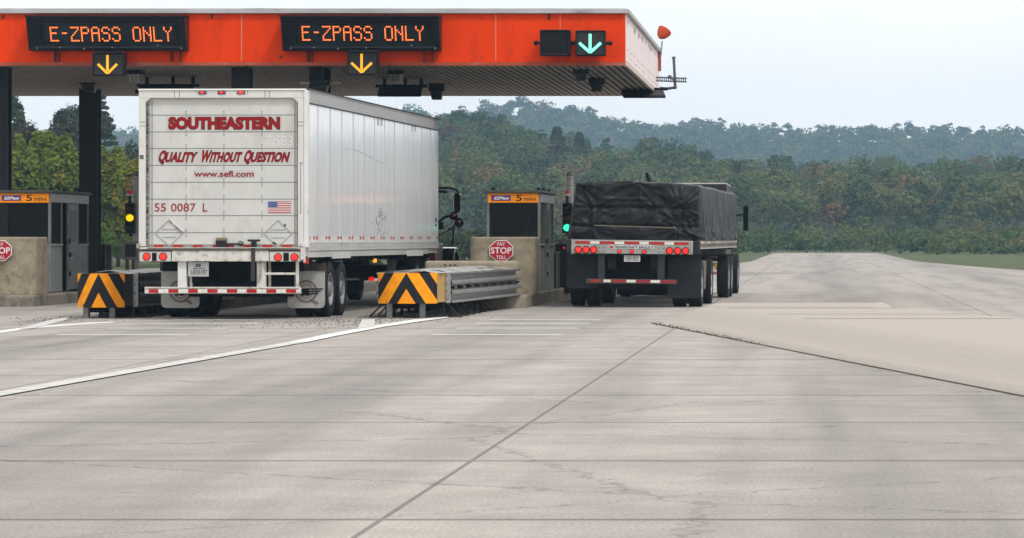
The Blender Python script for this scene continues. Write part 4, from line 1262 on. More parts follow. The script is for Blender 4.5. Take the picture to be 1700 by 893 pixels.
# running gear
for y in (2.42, 3.60):
    for s_ in (-1, 1):
        wheel(t, s_ * 1.40, y, 0.475, 0.27, s_, deep=0.16)
        wheel(t, s_ * 1.08, y, 0.475, 0.27, s_, deep=0.02)
    MB().cyl((-1.3, y, 0.475), (1.3, y, 0.475), 0.07, 12).build('axle', matte_black, t, local=True)
mb = MB().box(-0.55, -0.40, 0.2, 5.2, 0.62, zfloor + 0.02).box(0.40, 0.55, 0.2, 5.2, 0.62, zfloor + 0.02).box(-1.2, 1.2, 0.9, 1.0, 0.8, zfloor)
for y in np.arange(0.6, 14.5, 0.6): mb.box(-1.36, 1.36, y, y + 0.06, zfloor - 0.08, zfloor + 0.03)
mb.cyl((-0.2, 2.9, 0.52), (0.2, 2.9, 0.52), 0.14).cyl((-0.45, 1.95, 0.66), (0.45, 1.95, 0.66), 0.12)
mb.build('chassis', matte_black, t, local=True)
MB().box(-0.9, 0.9, 1.55, 1.62, 0.36, 0.92).build('rear_skirt', matte_black, t, local=True)
for s_ in (-1, 1):
    mb = MB().box(s_ * 1.0 - 0.07, s_ * 1.0 + 0.07, 11.6, 11.75, 0.35, zfloor).box(s_ * 1.0 - 0.16, s_ * 1.0 + 0.16, 11.52, 11.83, 0.32, 0.36).beam((s_ * 1.0, 11.7, 0.6), (s_ * 1.0, 12.5, zfloor), 0.06)
    mb.build('landing_leg', mat('leg_grey', (0.12, 0.12, 0.12), 0.6, var=0.3), t, local=True)
L = side_y(626)
MB().box(TW - 0.08, TW - 0.02, L - 0.02, L + 0.1, zfloor - 0.13, zfloor - 0.06).build('marker_light', amber_lit, t, local=True, bevel=0.01)
MB().sphere((TW - 0.1, 1.2, zfloor - 0.06), 0.035, 10, 8, (1, 2, 0.6)).build('marker_light', lens_grey, t, local=True)
# the tractor ahead of the box
ct = MB()
ct.box(-0.93, 0.93, TL + 0.95, TL + 3.2, 0.95, 3.05)
cab = ct.build('cab', cab_red, t, local=True, bevel=0.08)
MB().hexa([(-0.80, TL + 3.21, 0.95), (0.80, TL + 3.21, 0.95), (0.70, TL + 5.3, 0.85), (-0.70, TL + 5.3, 0.85), (-0.80, TL + 3.21, 1.85), (0.80, TL + 3.21, 1.85), (0.65, TL + 5.3, 1.5), (-0.65, TL + 5.3, 1.5)]).build('hood', cab_red, cab, local=True, bevel=0.06)
MB().hexa([(-.88, TL + 3.205, 1.9), (.88, TL + 3.205, 1.9), (.88, TL + 3.24, 1.9), (-.88, TL + 3.24, 1.9), (-.85, TL + 3.205, 2.75), (.85, TL + 3.205, 2.75), (.85, TL + 3.24, 2.75), (-.85, TL + 3.24, 2.75)]).build('windscreen', glass_green, cab, local=True)
MB().box(0.94, 1.06, TL + 1.9, TL + 3.15, 0.75, 1.24).build('cab_step', mat('cab_trim_red', (0.22, 0.01, 0.015), 0.35), cab, local=True, bevel=0.02)
fy = TL + 4.15
for s_ in (-1, 1):
    pr_ = []
    for i in range(13):
        a_ = math.pi * (i / 12)
        pr_.append((fy + 0.72 * math.cos(a_), 0.42 + 0.74 * math.sin(a_)))
    inner = [(fy + 0.62 * math.cos(math.pi * i / 12), 0.42 + 0.64 * math.sin(math.pi * i / 12)) for i in range(12, -1, -1)]
    MB().prism_x(pr_ + inner, s_ * 0.80, s_ * 1.22).build('fender', cab_black, cab, local=True, bevel=0.02)
    MB().prism_x([(fy + 0.60 * math.cos(math.pi * i / 12), 0.42 + 0.62 * math.sin(math.pi * i / 12)) for i in range(13)], s_ * 0.78, s_ * 0.80).build('fender_apron', matte_black, cab, local=True)
    wheel(t, s_ * 1.17, fy, 0.5, 0.28, s_)
    for y in (TL - 2.1, TL - 0.8):
        wheel(t, s_ * 1.30, y, 0.5, 0.27, s_); wheel(t, s_ * 0.98, y, 0.5, 0.27, s_, deep=0.02)
    # west coast mirror with two round spot mirrors
    my = TL + 2.95
    def mp_(px, py, y=my):       # place by picture column and row in the mirror's own plane
        Yw = TY + y * cyaw - 1.3 * syaw
        X = (px - CX) / FPX * Yw
        return ((X - TX - y * syaw) / cyaw * (1 if s_ > 0 else -1), y, H + (CY - py) * Yw / FPX)
    root_x = 0.93 * s_
    a = mp_(760, 321); 
    MB().tube([(root_x, my, mp_(0, 312)[2]), mp_(748, 312), mp_(757, 315), mp_(762.5, 321)], 0.022, 8).tube([(root_x, my + 0.05, mp_(0, 317)[2]), mp_(742, 319, my)], 0.03, 8) \
        .tube([(root_x, my, mp_(0, 371)[2]), mp_(731, 366), mp_(737, 361), mp_(747, 358)], 0.025, 8).tube([(root_x, my, mp_(0, 394)[2]), mp_(752, 378), mp_(753, 374)], 0.015, 6).tube([mp_(753, 374), mp_(752, 396), mp_(751.5, 408)], 0.018, 6).build('mirror_arm', chrome if False else black, cab, local=True)
    b0, b1 = mp_(753.2, 353), mp_(764.2, 321)
    mx = MB().box(min(b0[0], b1[0]), max(b0[0], b1[0]), my - 0.06, my + 0.10, b0[2], b1[2])
    mr_ = mx.build('mirror', cab_black, cab, local=True, bevel=0.035)
    MB().box(min(b0[0], b1[0]) + 0.015, max(b0[0], b1[0]) - 0.015, my - 0.066, my - 0.061, b0[2] + 0.02, b1[2] - 0.02).build('mirror_glass', matte_black, cab, local=True)
    for px, py, r in ((753, 358.5, 0.095), (762, 369.5, 0.105)):
        c = mp_(px, py)
        MB().sphere(c, r, 20, 14, (1, 0.55, 1)).build('spot_mirror', mat('spot_chrome', (0.12, 0.07, 0.07), 0.08, metal=0.9), cab, local=True, smooth=True)
    MB().box(min(0.93 * s_, 1.12 * s_), max(0.93 * s_, 1.12 * s_), my - 0.35, my - 0.1, mp_(0, 381)[2], mp_(0, 369)[2]).build('grab_handle', matte_black, cab, local=True, bevel=0.02)
for s_ in (-1, 1):
    MB().box(s_ * 0.95 - 0.2, s_ * 0.95 + 0.22, TL - 2.75, TL - 2.73, 0.13, 0.75).build('tractor_flap', flap_black, t, local=True)
for px, py in ((617, 463),):
    Yw = TY + TL - 2.9
    X = PX(px, Yw); lx = (X - TX - (TL - 2.9) * syaw) / cyaw
    MB().sphere((lx, TL - 2.9, PZ(py, Yw)), 0.05, 12, 8, (1.3, 0.4, 0.9)).build('tail_light', lamp_red, t, local=True)
MB().box(-0.5, 0.5, TL - 2.7, TL + 1, 0.55, 0.8).box(-1.1, 1.1, TL - 2.9, TL - 2.8, 0.55, 0.75).build('tractor_frame', matte_black, t, local=True)
# ------------------------------------------------------------------ flatbed trailer with its tractor
FY = 70.5
FXc = PX(1049.5, FY)
FYAW = 0.030
t = thing('flatbed_truck', 'flatbed trailer truck with grey rear panel and black mud flaps, waiting in the right lane', 'truck', (FXc, FY, 0), -FYAW)
t.rotation_euler = (0, 0.012, -FYAW)
FS = FPX / FY
def fx(px): return (px - 1049.5) / FS
def fz(py, px=1049.5): return H + (395 - py) / FS + 0.012 * fx(px)
def fb_(mb, px0, px1, py0, py1, y0, y1):
    return mb.box(fx(px0), fx(px1), y0, y1, fz(py1), fz(py0))
FL = 14.3
zd = fz(398.8)
mb = MB(); fb_(mb, 946.6, 1149.4, 398.6, 421.6, 0, 0.10)
rp_ = mb.build('rear_panel', mat('panel_grey', (0.33, 0.325, 0.305), 0.5, metal=0.15, var=0.12, scale=4, dirt=(0.19, 0.18, 0.15), dirt_amt=0.3, dirt_scale=5), t, local=True, bevel=0.012)
mb = MB(); fb_(mb, 938.0, 946.4, 398.6, 421.6, 0.01, 0.16); fb_(mb, 1149.6, 1161, 398.6, 421.6, 0.01, 0.16)
mb.build_each('rear_corner', mat('corner_black', (0.02, 0.022, 0.024), 0.5, var=0.3), t, local=True, bevel=0.02)
mb = MB()
for a, b in ((953.4, 978), (994, 1018.7), (1035.2, 1060), (1076, 1102), (1118, 1142)): fb_(mb, a, b, 401.2, 405.4, -0.006, 0.0)
mb.build('reflective_tape', red_tape, rp_, local=True)
mb = MB()
for a, b in ((978.3, 993.7), (1019, 1034.9), (1060.3, 1075.7), (1102.3, 1117.7)): fb_(mb, a, b, 401.2, 405.4, -0.006, 0.0)
mb.build('reflective_tape', white_tape, rp_, local=True)
mb = MB(); fb_(mb, 1010.5, 1085, 406.6, 413.2, -0.008, 0.0)
npb = mb.build('name_plate', mat('name_plate_white', (0.56, 0.56, 0.54), 0.5), rp_, local=True)
text_into(MB(), 'TRANSCRAFT EAGLE II', fx(1018), fx(1083.4), fz(412.3), fz(407.8), -0.008, bold=0.018, shear=0.18).build('lettering', mat('navy_ink', (0.03, 0.035, 0.07), 0.6), npb, local=True, fixn=False)
mb = MB(); fb_(mb, 1011.5, 1016.5, 408.2, 412.2, -0.011, -0.008); mb.build('plate_emblem', red_tape, npb, local=True)
def round_lamp(px, py, r, m, hot=True):
    c = Vector((fx(px), 0.0, fz(py)))
    lt = MB().lathe(c, (0, -1, 0), [(r * 1.28, -0.01), (r * 1.3, 0.008), (r * 1.02, 0.014), (r, 0.004)], 20).build('tail_light', matte_black, t, local=True)
    MB().lathe(c, (0, -1, 0), [(r, 0.002), (r * 0.95, 0.014), (r * 0.5, 0.02), (0, 0.022)], 20).build('lens', m, lt, local=True)
    if hot:
        d = MB()
        for rr, nn in ((0, 1), (r * 0.45, 6)):
            for i in range(nn):
                a = 2 * math.pi * i / nn; d.sphere((c.x + rr * math.cos(a), c.y - 0.021, c.z + rr * math.sin(a)), r * 0.13, 6, 4)
        d.build('diodes', lamp_red_hot, lt, local=True)
for px, py in ((958.6, 415.6), (971.6, 415.5), (984.4, 415.5), (1110.6, 415.7), (1124, 415.6), (1137, 415.5)): round_lamp(px, py, 0.058, lamp_red)
for px in (1027, 1047.6, 1068): round_lamp(px, 417.2, 0.034, lamp_red)
mb = MB()
for px in (994, 1001, 1093, 1101):
    for py in (411, 418): mb.sphere((fx(px), -0.004, fz(py)), 0.012, 8, 6)
mb.build('bolts', seam_m, rp_, local=True)
mb = MB(); fb_(mb, 1034.8, 1061.6, 423.6, 434.4, 0.03, 0.04)
pl = mb.build('number_plate', mat('plate_pale', (0.50, 0.50, 0.49), 0.5, var=0.12, scale=9), t, local=True, bevel=0.004)
text_into(MB(), '1E81852', fx(1037.4), fx(1059.4), fz(432.8), fz(425.8), 0.03, bold=0.01).build('lettering', mat('plate_ink', (0.06, 0.06, 0.075)), pl, local=True, fixn=False)
mb = MB(); fb_(mb, 1030, 1066, 421.8, 423.8, 0.0, 0.05); mb.build('plate_lamp', matte_black, pl, local=True)
for a, b in ((990.6, 1002.4), (1090.4, 1102.2)):
    mb = MB(); fb_(mb, a, b, 421.6, 464, 0.06, 0.18); mb.build('guard_post', mat('guard_black', (0.030, 0.033, 0.036), 0.5, var=0.25), t, local=True, bevel=0.008)
mb = MB(); fb_(mb, 971.6, 1122.4, 463.4, 471.2, 0.04, 0.16)
gd = mb.build('underride_guard', mat('guard_rust', (0.075, 0.065, 0.06), 0.6, var=0.3, scale=8), t, local=True, bevel=0.008)
mb = MB()
for a, b in ((979, 997), (1014, 1039), (1055, 1079), (1095.6, 1120)): fb_(mb, a, b, 464.6, 469.2, 0.034, 0.04)
mb.build('reflective_tape', mat('worn_red_tape', (0.30, 0.03, 0.03), 0.5, var=0.35, scale=14, dirt=(0.12, 0.09, 0.08), dirt_amt=0.3, dirt_scale=14), gd, local=True)
mb = MB()
for a, b in ((1001, 1013), (1039.2, 1054.6), (1079.4, 1095.2)): fb_(mb, a, b, 464.6, 469.0, 0.034, 0.04)
mb.build('reflective_tape', white_tape, gd, local=True)
def fflap(xa, xb, z0, z1, y):
    r = 0.08
    poly = [(xa, z1), (xa, z0 + r), (xa + r * 0.3, z0 + r * 0.3), (xa + r, z0), (xb - r, z0), (xb - r * 0.3, z0 + r * 0.3), (xb, z0 + r), (xb, z1)]
    return MB().prism(poly, y, y + 0.02).build('mud_flap', flap_black, t, local=True)
fflap(fx(936.8), fx(989.6), fz(480.5), fz(423), 0.35)
fflap(fx(1106), fx(1160.4), fz(494.5), fz(425), 0.35)
MB().box(-1.3, 1.3, 0.38, 0.42, fz(426), fz(423)).build('flap_hanger', mat('corner_black', (0.02, 0.022, 0.024)), t, local=True)
pol = mat('polished_rim', (0.34, 0.34, 0.35), 0.35, metal=0.7, var=0.2, scale=5)
for y in (1.2, 4.45):
    for s_ in (-1, 1):
        wheel(t, s_ * 1.30, y, 0.475, 0.27, s_, rim=pol, deep=0.15); wheel(t, s_ * 0.985, y, 0.475, 0.27, s_, deep=0.02)
    MB().cyl((-1.2, y, 0.475), (1.2, y, 0.475), 0.07, 12).build('axle', matte_black, t, local=True)
for s_ in (-1, 1):
    MB().prism([(s_ * 1.0, 0.35), (s_ * 1.28, 0.35), (s_ * 1.29, 0.92), (s_ * 1.0, 0.92)], 2.5, 2.52).build('mud_flap', mat('flap_tan', (0.26, 0.23, 0.19), 0.7, var=0.15), t, local=True)
mb = MB().box(-1.24, 1.24, 0.1, FL, zd - 0.10, zd).box(-0.5, -0.34, 0.1, 11, 0.75, zd - 0.1).box(0.34, 0.5, 0.1, 11, 0.75, zd - 0.1)
for y in np.arange(0.5, FL, 0.55): mb.box(-1.2, 1.2, y, y + 0.08, zd - 0.2, zd - 0.1)
mb.box(-0.8, 0.8, 0.6, 0.75, 0.35, 1.0)
mb.build('chassis', matte_black, t, local=True)
for s_ in (-1, 1):
    a, b = (1.245, 1.30) if s_ > 0 else (-1.30, -1.245)
    mb = MB().box(a, b, 0.16, FL, zd - 0.055, zd + 0.005)
    for y in np.arange(0.3, FL, 0.6): mb.box(a, b - 0.002, y, y + 0.05, zd - 0.14, zd - 0.056)
    mb.box(a + (0.035 if s_ > 0 else 0), b - (0.035 if s_ < 0 else 0), 0.2, FL, zd - 0.16, zd - 0.13)
    mb.build('side_rail', mat('rail_aluminium', (0.42, 0.40, 0.37), 0.45, metal=0.4, var=0.25, scale=5, dirt=(0.2, 0.14, 0.09), dirt_amt=0.3, dirt_scale=6), t, local=True)
    mb = MB()
    for y in (0.9, 3.0, 6.0): mb.box(b - 0.005, b + 0.012, y, y + 0.06, zd - 0.05, zd - 0.015) if s_ > 0 else mb.box(a - 0.012, a + 0.005, y, y + 0.06, zd - 0.05, zd - 0.015)
    mb.build('marker_light', amber_lit, t, local=True)
MB().box(-0.85, 0.78, 6.4, 7.3, 0.14, zd - 0.12).build('underbody_filler', matte_black, t, local=True, bevel=0.02)  # added black block that darkens the open view beneath the trailer
# tractor
c0 = FL + 1.0
cab = MB().box(-1.0, 1.0, c0, c0 + 2.2, 0.9, 2.45).build('cab', mat('cab_dark_grey', (0.03, 0.03, 0.034), 0.3, coat=0.4), t, local=True, bevel=0.09)
MB().hexa([(-0.85, c0 + 2.2, 0.8), (0.85, c0 + 2.2, 0.8), (0.7, c0 + 4.1, 0.75), (-0.7, c0 + 4.1, 0.75), (-0.85, c0 + 2.2, 1.75), (0.85, c0 + 2.2, 1.75), (0.65, c0 + 4.1, 1.45), (-0.65, c0 + 4.1, 1.45)]).build('hood', mat('cab_dark_grey', (0.03,) * 3), cab, local=True, bevel=0.06)
for s_ in (-1, 1):
    for y in (FL - 2.2, FL - 0.9): wheel(t, s_ * 1.25, y, 0.5, 0.27, s_)
    wheel(t, s_ * 1.15, c0 + 2.9, 0.5, 0.28, s_)
    MB().beam((s_ * 1.0, c0 + 1.9, 1.9), (s_ * 1.32, c0 + 1.9, 1.95), 0.04).box(min(s_ * 1.30, s_ * 1.42), max(s_ * 1.30, s_ * 1.42), c0 + 1.85, c0 + 2.0, 1.55, 2.15).build('mirror', cab_black, cab, local=True)
MB().box(-0.5, 0.5, FL - 3, c0 + 2, 0.5, 0.8).build('tractor_frame', matte_black, t, local=True)
Ys = FY + FL + 0.6
X = PX(1075.6, Ys); lx = (X - FXc) - (FL + 0.6) * FYAW
zt_ = PZ(289.5, Ys)
MB().tube([(lx, FL + 0.6, 0.9), (lx, FL + 0.6, zt_ - 0.14), (lx - 0.035, FL + 0.6, zt_ - 0.03)], 0.062, 12).cyl((lx - 0.03, FL + 0.6, zt_ - 0.05), (lx - 0.055, FL + 0.55, zt_ + 0.01), 0.06, 12, 0.035).build('exhaust_stack', mat('stack_dark', (0.03, 0.03, 0.032), 0.25, metal=0.8), t, local=True, smooth=False)
X = PX(1065, Ys); lx2 = (X - FXc) - (FL + 0.6) * FYAW
MB().cyl((lx2, FL + 0.6, 2.3), (lx2, FL + 0.6, PZ(283.5, Ys)), 0.010, 6).build('aerial', mat('aerial_grey', (0.4, 0.4, 0.4)), t, local=True)

# tarped load on the flatbed
def tarp():
    root = thing('tarped_load', 'long load under a creased black tarpaulin, strapped on the flatbed trailer', 'load', (FXc, FY, 0), -FYAW)
    root.rotation_euler = (0, 0.012, -FYAW)
    x0, x1, y0, y1 = -1.24, 1.275, 0.14, FL - 0.6
    z0, z1 = zd + 0.012, fz(301.2)
    nx, ny, nz = 96, 170, 46
    vs, idx, fs = [], {}, []
    def vid(i, j, k):
        key = (i, j, k)
        if key not in idx:
            idx[key] = len(vs)
            vs.append((x0 + (x1 - x0) * i / nx, y0 + (y1 - y0) * j / ny, z0 + (z1 - z0) * k / nz))
        return idx[key]
    for i in range(nx):
        for k in range(nz):
            fs.append((vid(i, 0, k), vid(i + 1, 0, k), vid(i + 1, 0, k + 1), vid(i, 0, k + 1)))
            fs.append((vid(i + 1, ny, k), vid(i, ny, k), vid(i, ny, k + 1), vid(i + 1, ny, k + 1)))
        for j in range(ny):
            fs.append((vid(i, j, nz), vid(i + 1, j, nz), vid(i + 1, j + 1, nz), vid(i, j + 1, nz)))
    for j in range(ny):
        for k in range(nz):
            fs.append((vid(nx, j, k), vid(nx, j + 1, k), vid(nx, j + 1, k + 1), vid(nx, j, k + 1)))
            fs.append((vid(0, j + 1, k), vid(0, j, k), vid(0, j, k + 1), vid(0, j + 1, k + 1)))
    anchors = [(fx(1128), fz(343), 15, 0.050), (fx(976), fz(345), 13, 0.045), (fx(982), fz(377), 11, 0.045), (fx(1126), fz(377), 13, 0.045), (fx(1056), fz(303), 17, 0.05), (fx(952), fz(305), 13, 0.04), (fx(1150), fz(395), 15, 0.045), (fx(1090), fz(350), 9, 0.04)]
    def ridge(v): return 1 - abs(v) * 2
    out = []
    for (x, y, z) in vs:
        u = (x - x0) / (x1 - x0); h = (z - z0) / (z1 - z0)
        # batter of the sides, rounding of the edges
        px_ = x + (0.10 * h if u < 0.5 else 0) * (1 - u) ** 3
        e = 0.07
        dxl, dxr, dyf, dzt = x - x0, x1 - x, y - y0, z1 - z
        q = [px_, y, z]
        def rnd(da, db):
            a, b = min(da, e), min(db, e)
            if a < e and b < e:
                ca, cb = (e - a), (e - b)
                l = math.hypot(ca, cb)
                if l > 1e-9:
                    m = max(ca, cb)
                    return ca * (1 - m / l), cb * (1 - m / l)
            return 0, 0
        a, b = rnd(dyf, dzt); q[1] += a; q[2] -= b
        a, b = rnd(dxr, dzt); q[0] -= a; q[2] -= b
        a, b = rnd(dxl, dzt); q[0] += a; q[2] -= b
        a, b = rnd(dxr, dyf); q[0] -= a; q[1] += b
        a, b = rnd(dxl, dyf); q[0] += a; q[1] += b
        if dyf < 0.25:                                   # rear face
            f = max(0, 1 - dyf / 0.25)
            d = 0.0
            for ax, az, kk, am in anchors:
                r = math.hypot(x - ax, (z - az) * 1.15); th = math.atan2(z - az, x - ax)
                s_ = ridge(noise.noise((th * kk / 4.2, r * 0.9, ax * 7)))
                d += 1.25 * am * max(0, s_) ** 2 * math.exp(-(r / 0.62) ** 2) * min(1, r / 0.05)
            d += 0.075 * noise.noise((x * 1.5 + z * 1.9, z * 2.2 - x * 0.9, 3.1))
            d += 0.008 * ridge(noise.noise((x * 4 + z * 3.2, z * 3.2 - x * 1.2, 7.7)))
            zz = z - fz(345)
            d -= 0.055 * math.exp(-(zz / 0.035) ** 2) * (1 if fx(972) < x < fx(1128) else 0.3)
            zz = z - fz(376); d -= 0.05 * math.exp(-(zz / 0.03) ** 2)
            zz = z - fz(330); d += 0.03 * math.exp(-(zz / 0.02) ** 2) * (1 if fx(985) < x < fx(1075) else 0)
            d += 0.035 * math.exp(-((h - 0.14) / 0.16) ** 2)
            for xx in (fx(975), fx(1130)): d -= 0.03 * math.exp(-((x - xx) / 0.02) ** 2) * (1 if fz(377) < z < fz(343) else 0)
            q[1] -= (d - 0.03) * f
        if dxr < 0.2 or dxl < 0.2:                       # hanging sides
            f = max(0, 1 - min(dxr, dxl) / 0.2); sg = 1 if dxr < dxl else -1
            fall = (1 - h)
            d = 0.055 * ridge(noise.noise((y * 2.6, h * 0.8, 9.0 * sg))) * (0.35 + fall) + 0.03 * ridge(noise.noise((y * 6.5, h * 1.6, 4.0))) * (0.3 + fall)
            if fall > 0.7: d += 0.05 * noise.noise((y * 5, h * 9, 2)) * (fall - 0.7) / 0.3
            q[0] += sg * d * f * 0.8
            if h < 0.08: q[2] += 0.035 * noise.noise((y * 4, 0, 5))
        if dzt < 0.15:
            f = max(0, 1 - dzt / 0.15)
            q[2] += f * (0.02 * noise.noise((x * 1.1, y * 0.9, 1)) + 0.012 * ridge(noise.noise((x * 4, y * 2, 2)))) - 0.05 * f * abs(x) ** 2 * 0.5
            q[2] -= f * 0.02 * max(0, (x - 0.3))
        out.append(tuple(q))
    m = mat('black_tarpaulin', (0.008, 0.0085, 0.0105), 0.46, var=0.25, scale=2.5, dirt=(0.018, 0.018, 0.018), dirt_amt=0.25, dirt_scale=1.6, bump=0.15, bump_scale=9, spec=0.24)
    MB().add(out, fs).build('tarpaulin', m, root, local=True, smooth=True)
    sb = MB().beam((fx(984), y0 - 0.065, fz(374.6)), (fx(1116), y0 - 0.065, fz(377.2)), 0.012, 0.022)
    sb.beam((fx(1116), y0 - 0.07, fz(375)), (fx(1121), y0 - 0.07, fz(379)), 0.012, 0.03)
    sb.build('strap', mat('strap_tan', (0.14, 0.125, 0.10), 0.7), root, local=True)
    return root
tarp()

# dark truck ahead in the right lane
Yk = 135.0
dk = thing('box_truck', 'dark box truck mostly hidden beyond the tarped load, red tail lights showing', 'truck', ((PX(1098, Yk) + PX(1206, Yk)) / 2, Yk, 0))
ka, kb_ = PX(1098, Yk), PX(1206, Yk)
kz = PZ(305.5, Yk)
maroon = mat('maroon_paint', (0.022, 0.016, 0.018), 0.4, var=0.2, scale=3)
MB().box(ka, kb_, Yk, Yk + 7, 0.95, kz).build('box_body', maroon, dk, bevel=0.03)
MB().box(ka - 0.01, kb_ + 0.01, Yk - 0.03, Yk + 7, kz, kz + 0.045).build('roof_rail', mat('pale_rail', (0.45, 0.42, 0.43), 0.5), dk)
for a, b in ((ka + 0.06, (ka + kb_) / 2 - 0.01), ((ka + kb_) / 2 + 0.01, kb_ - 0.06)):
    d_ = MB().box(a, b, Yk - 0.025, Yk - 0.002, 1.05, kz - 0.10).build('rear_door', mat('maroon_door', (0.018, 0.014, 0.015), 0.45, var=0.2, scale=2), dk, bevel=0.006)
    MB().cyl(((a + b) / 2, Yk - 0.04, 1.1), ((a + b) / 2, Yk - 0.04, kz - 0.15), 0.016, 8).box((a + b) / 2 - 0.02, (a + b) / 2 + 0.16, Yk - 0.06, Yk - 0.03, 1.45, 1.5).build('lock_bar', galv, d_)
MB().box(ka + 0.1, kb_ - 0.1, Yk - 0.05, Yk + 0.1, 0.78, 0.93).build('bumper', matte_black, dk, bevel=0.01)
for px, py, r in ((1195.5, 424, 0.07), (1193, 452, 0.07), (1109, 424, 0.07), (1111, 452, 0.07)):
    c = P(px, py, Yk - 0.06)
    MB().sphere(c, r, 14, 8, (1.5, 0.4, 0.9)).build('tail_light', lamp_red, dk, smooth=True)
MB().pbox(1186, 1191, 437, 448, Yk - 0.055, 0.03).build('reflector', mat('dull_amber', (0.24, 0.15, 0.02), 0.5), dk)
MB().box(ka + 0.25, kb_ - 0.25, Yk + 0.15, Yk + 7, 0.45, 0.94).build('chassis', matte_black, dk)
tm = dk
def kwheel(xf, y, s_):
    c = Matrix.Translation(Vector((0, 0, 0)))
    return wheel(tm, xf, y, 0.48, 0.28, s_)
cxk = (ka + kb_) / 2
for y in (1.2, 2.4):
    for s_ in (-1, 1): kwheel(s_ * (kb_ - ka) / 2 * 0.98, y, s_)
MB().box(ka + 0.15, kb_ - 0.15, Yk + 7.6, Yk + 9.6, 0.7, 2.5).build('cab', maroon, dk, bevel=0.1)
for s_ in (-1, 1): kwheel(s_ * 1.1, 8.8, s_)

# ------------------------------------------------------------------ toll booths
def booth():
    Y = 75.0
    xl, xr = PX(808, Y), PX(897, Y)
    yb = 78.9
    zb, zs, zw, zf, zr = 0.235, PZ(405, Y), PZ(336.5, Y), PZ(320.5, Y), PZ(316.5, Y)
    root = thing('toll_booth', 'toll booth with amber 5 MPH sign, behind the right concrete block', 'toll booth', ((xl + xr) / 2, Y, zb), 0, 'toll booths under the canopy')
    # corner posts and walls
    wb = MB()
    p = 0.055
    for x in (xl, xr - p):
        for y in (Y, yb - p): wb.box(x, x + p, y, y + p, zb, zf)
    wb.box(xl + p, xr - p, Y + 0.01, Y + 0.05, zb, zs)             # front apron
    wb.box(xl, xl + 0.04, Y + p, yb - p, zb, zs)
    wb.box(xl + p, xr - p, yb - 0.05, yb - 0.01, zb, zs)
    wb.box(xr - 0.05, xr - 0.008, Y + p, Y + 1.18, zb, zs).box(xr - 0.05, xr - 0.008, Y + 2.85, yb - p, zb, zs)
    # mullions on the lane side
    for y in (Y + 1.12, Y + 1.80, Y + 2.80): wb.box(xr - 0.05, xr - 0.002, y, y + 0.06, zb, zf - 0.13)
    wb.box(xl, xr - 0.003, Y + 0.004, Y + 0.03, zs, zs + 0.03)
    wb.build('wall', booth_m, root, bevel=0.006)
    MB().box(xr - 0.03, xr + 0.012, Y + 0.02, yb, zf - 0.19, zf - 0.002).box(xl - 0.012, xl + 0.03, Y + 0.02, yb, zf - 0.19, zf - 0.002).build_each('fascia', booth_light, root, bevel=0.006)
    MB().box(xl - 0.06, xr + 0.05, Y - 0.04, yb + 0.05, zf, zr + 0.01).box(xl - 0.09, xr + 0.08, Y - 0.08, yb + 0.08, zf + 0.005, zf + 0.022).build('roof', mat('booth_roof', (0.075, 0.078, 0.075), 0.6, var=0.2), root, bevel=0.008)
    lb = MB()
    for x, y in ((xl + 0.12, Y + 0.2), (xr - 0.06, Y + 0.3), (xr - 0.06, Y + 1.7), (xr - 0.06, Y + 3.2)):
        lb.cyl((x, y, zr), (x, y, zr + 0.03), 0.05, 10).sphere((x, y, zr + 0.035), 0.045, 10, 8)
    lb.build('roof_vent', black, root)
    MB().box(xl + p + 0.002, xr - p - 0.002, Y + 0.022, Y + 0.03, zs + 0.03, zw - 0.01).build('window', glass, root)
    MB().box(xr - 0.03, xr - 0.022, Y + p, Y + 1.12, zs, zf - 0.19).box(xr - 0.03, xr - 0.022, Y + 2.86, yb - p, zs, zf - 0.19).build_each('window', glass_green, root)
    MB().box(xl + 0.02, xl + 0.028, Y + p, yb - p, zs, zf - 0.19).build_each('window', glass_green, root)
    MB().box(xl + p, xr - p, yb - 0.04, yb - 0.03, zs, zf).build_each('window', glass_green, root)
    sl = MB().box(xr - 0.05, xr + 0.03, Y + p, Y + 1.12, zs - 0.03, zs + 0.0).box(xr - 0.05, xr + 0.03, Y + 2.86, yb - p, zs - 0.03, zs + 0.0)
    sl.build_each('sill', booth_light, root, bevel=0.004)
    # sliding door, part open
    d = MB().box(xr - 0.020, xr + 0.004, Y + 1.87, Y + 2.79, zb + 0.03, zf - 0.20)
    dr_ = d.build('door', booth_m, root, bevel=0.006)
    MB().box(xr + 0.005, xr + 0.010, Y + 1.97, Y + 2.69, zs + 0.05, zf - 0.35).build('door_glass', mat('door_glass_grey', (0.10, 0.11, 0.105), 0.2), dr_)
    MB().box(xr + 0.005, xr + 0.012, Y + 1.95, Y + 2.2, zs - 0.32, zs - 0.12).build('notice', mat('notice_grey', (0.36, 0.37, 0.36), 0.6), dr_)
    MB().box(xr + 0.005, xr + 0.016, Y + 2.0, Y + 2.14, zs - 0.27, zs - 0.17).build('notice_picture', mat('notice_ink', (0.06, 0.06, 0.07), 0.6), dr_)
    hb = MB()
    for z in (0.55, 0.95, 1.25): hb.box(xr + 0.005, xr + 0.03, Y + 1.84, Y + 1.90, z, z + 0.10)
    hb.build_each('hinge', matte_black, dr_)
    # interior
    MB().box(xl + 0.04, xr - 0.06, Y + 0.06, yb - 0.06, zb, zb + 0.02).box(xl + 0.07, xr - 0.3, Y + 0.25, Y + 0.6, zb + 0.02, zs - 0.04).box(xl + 0.05, xl + 0.06, Y + 1.2, yb - 0.1, zb, zf).box(xl + 0.06, xr - 0.06, Y + 3.0, Y + 3.05, zb, zf).box(xl + 0.02, xr - 0.05, Y + 0.06, yb - 0.06, zf - 0.03, zf - 0.005).build('interior', booth_inside, root)
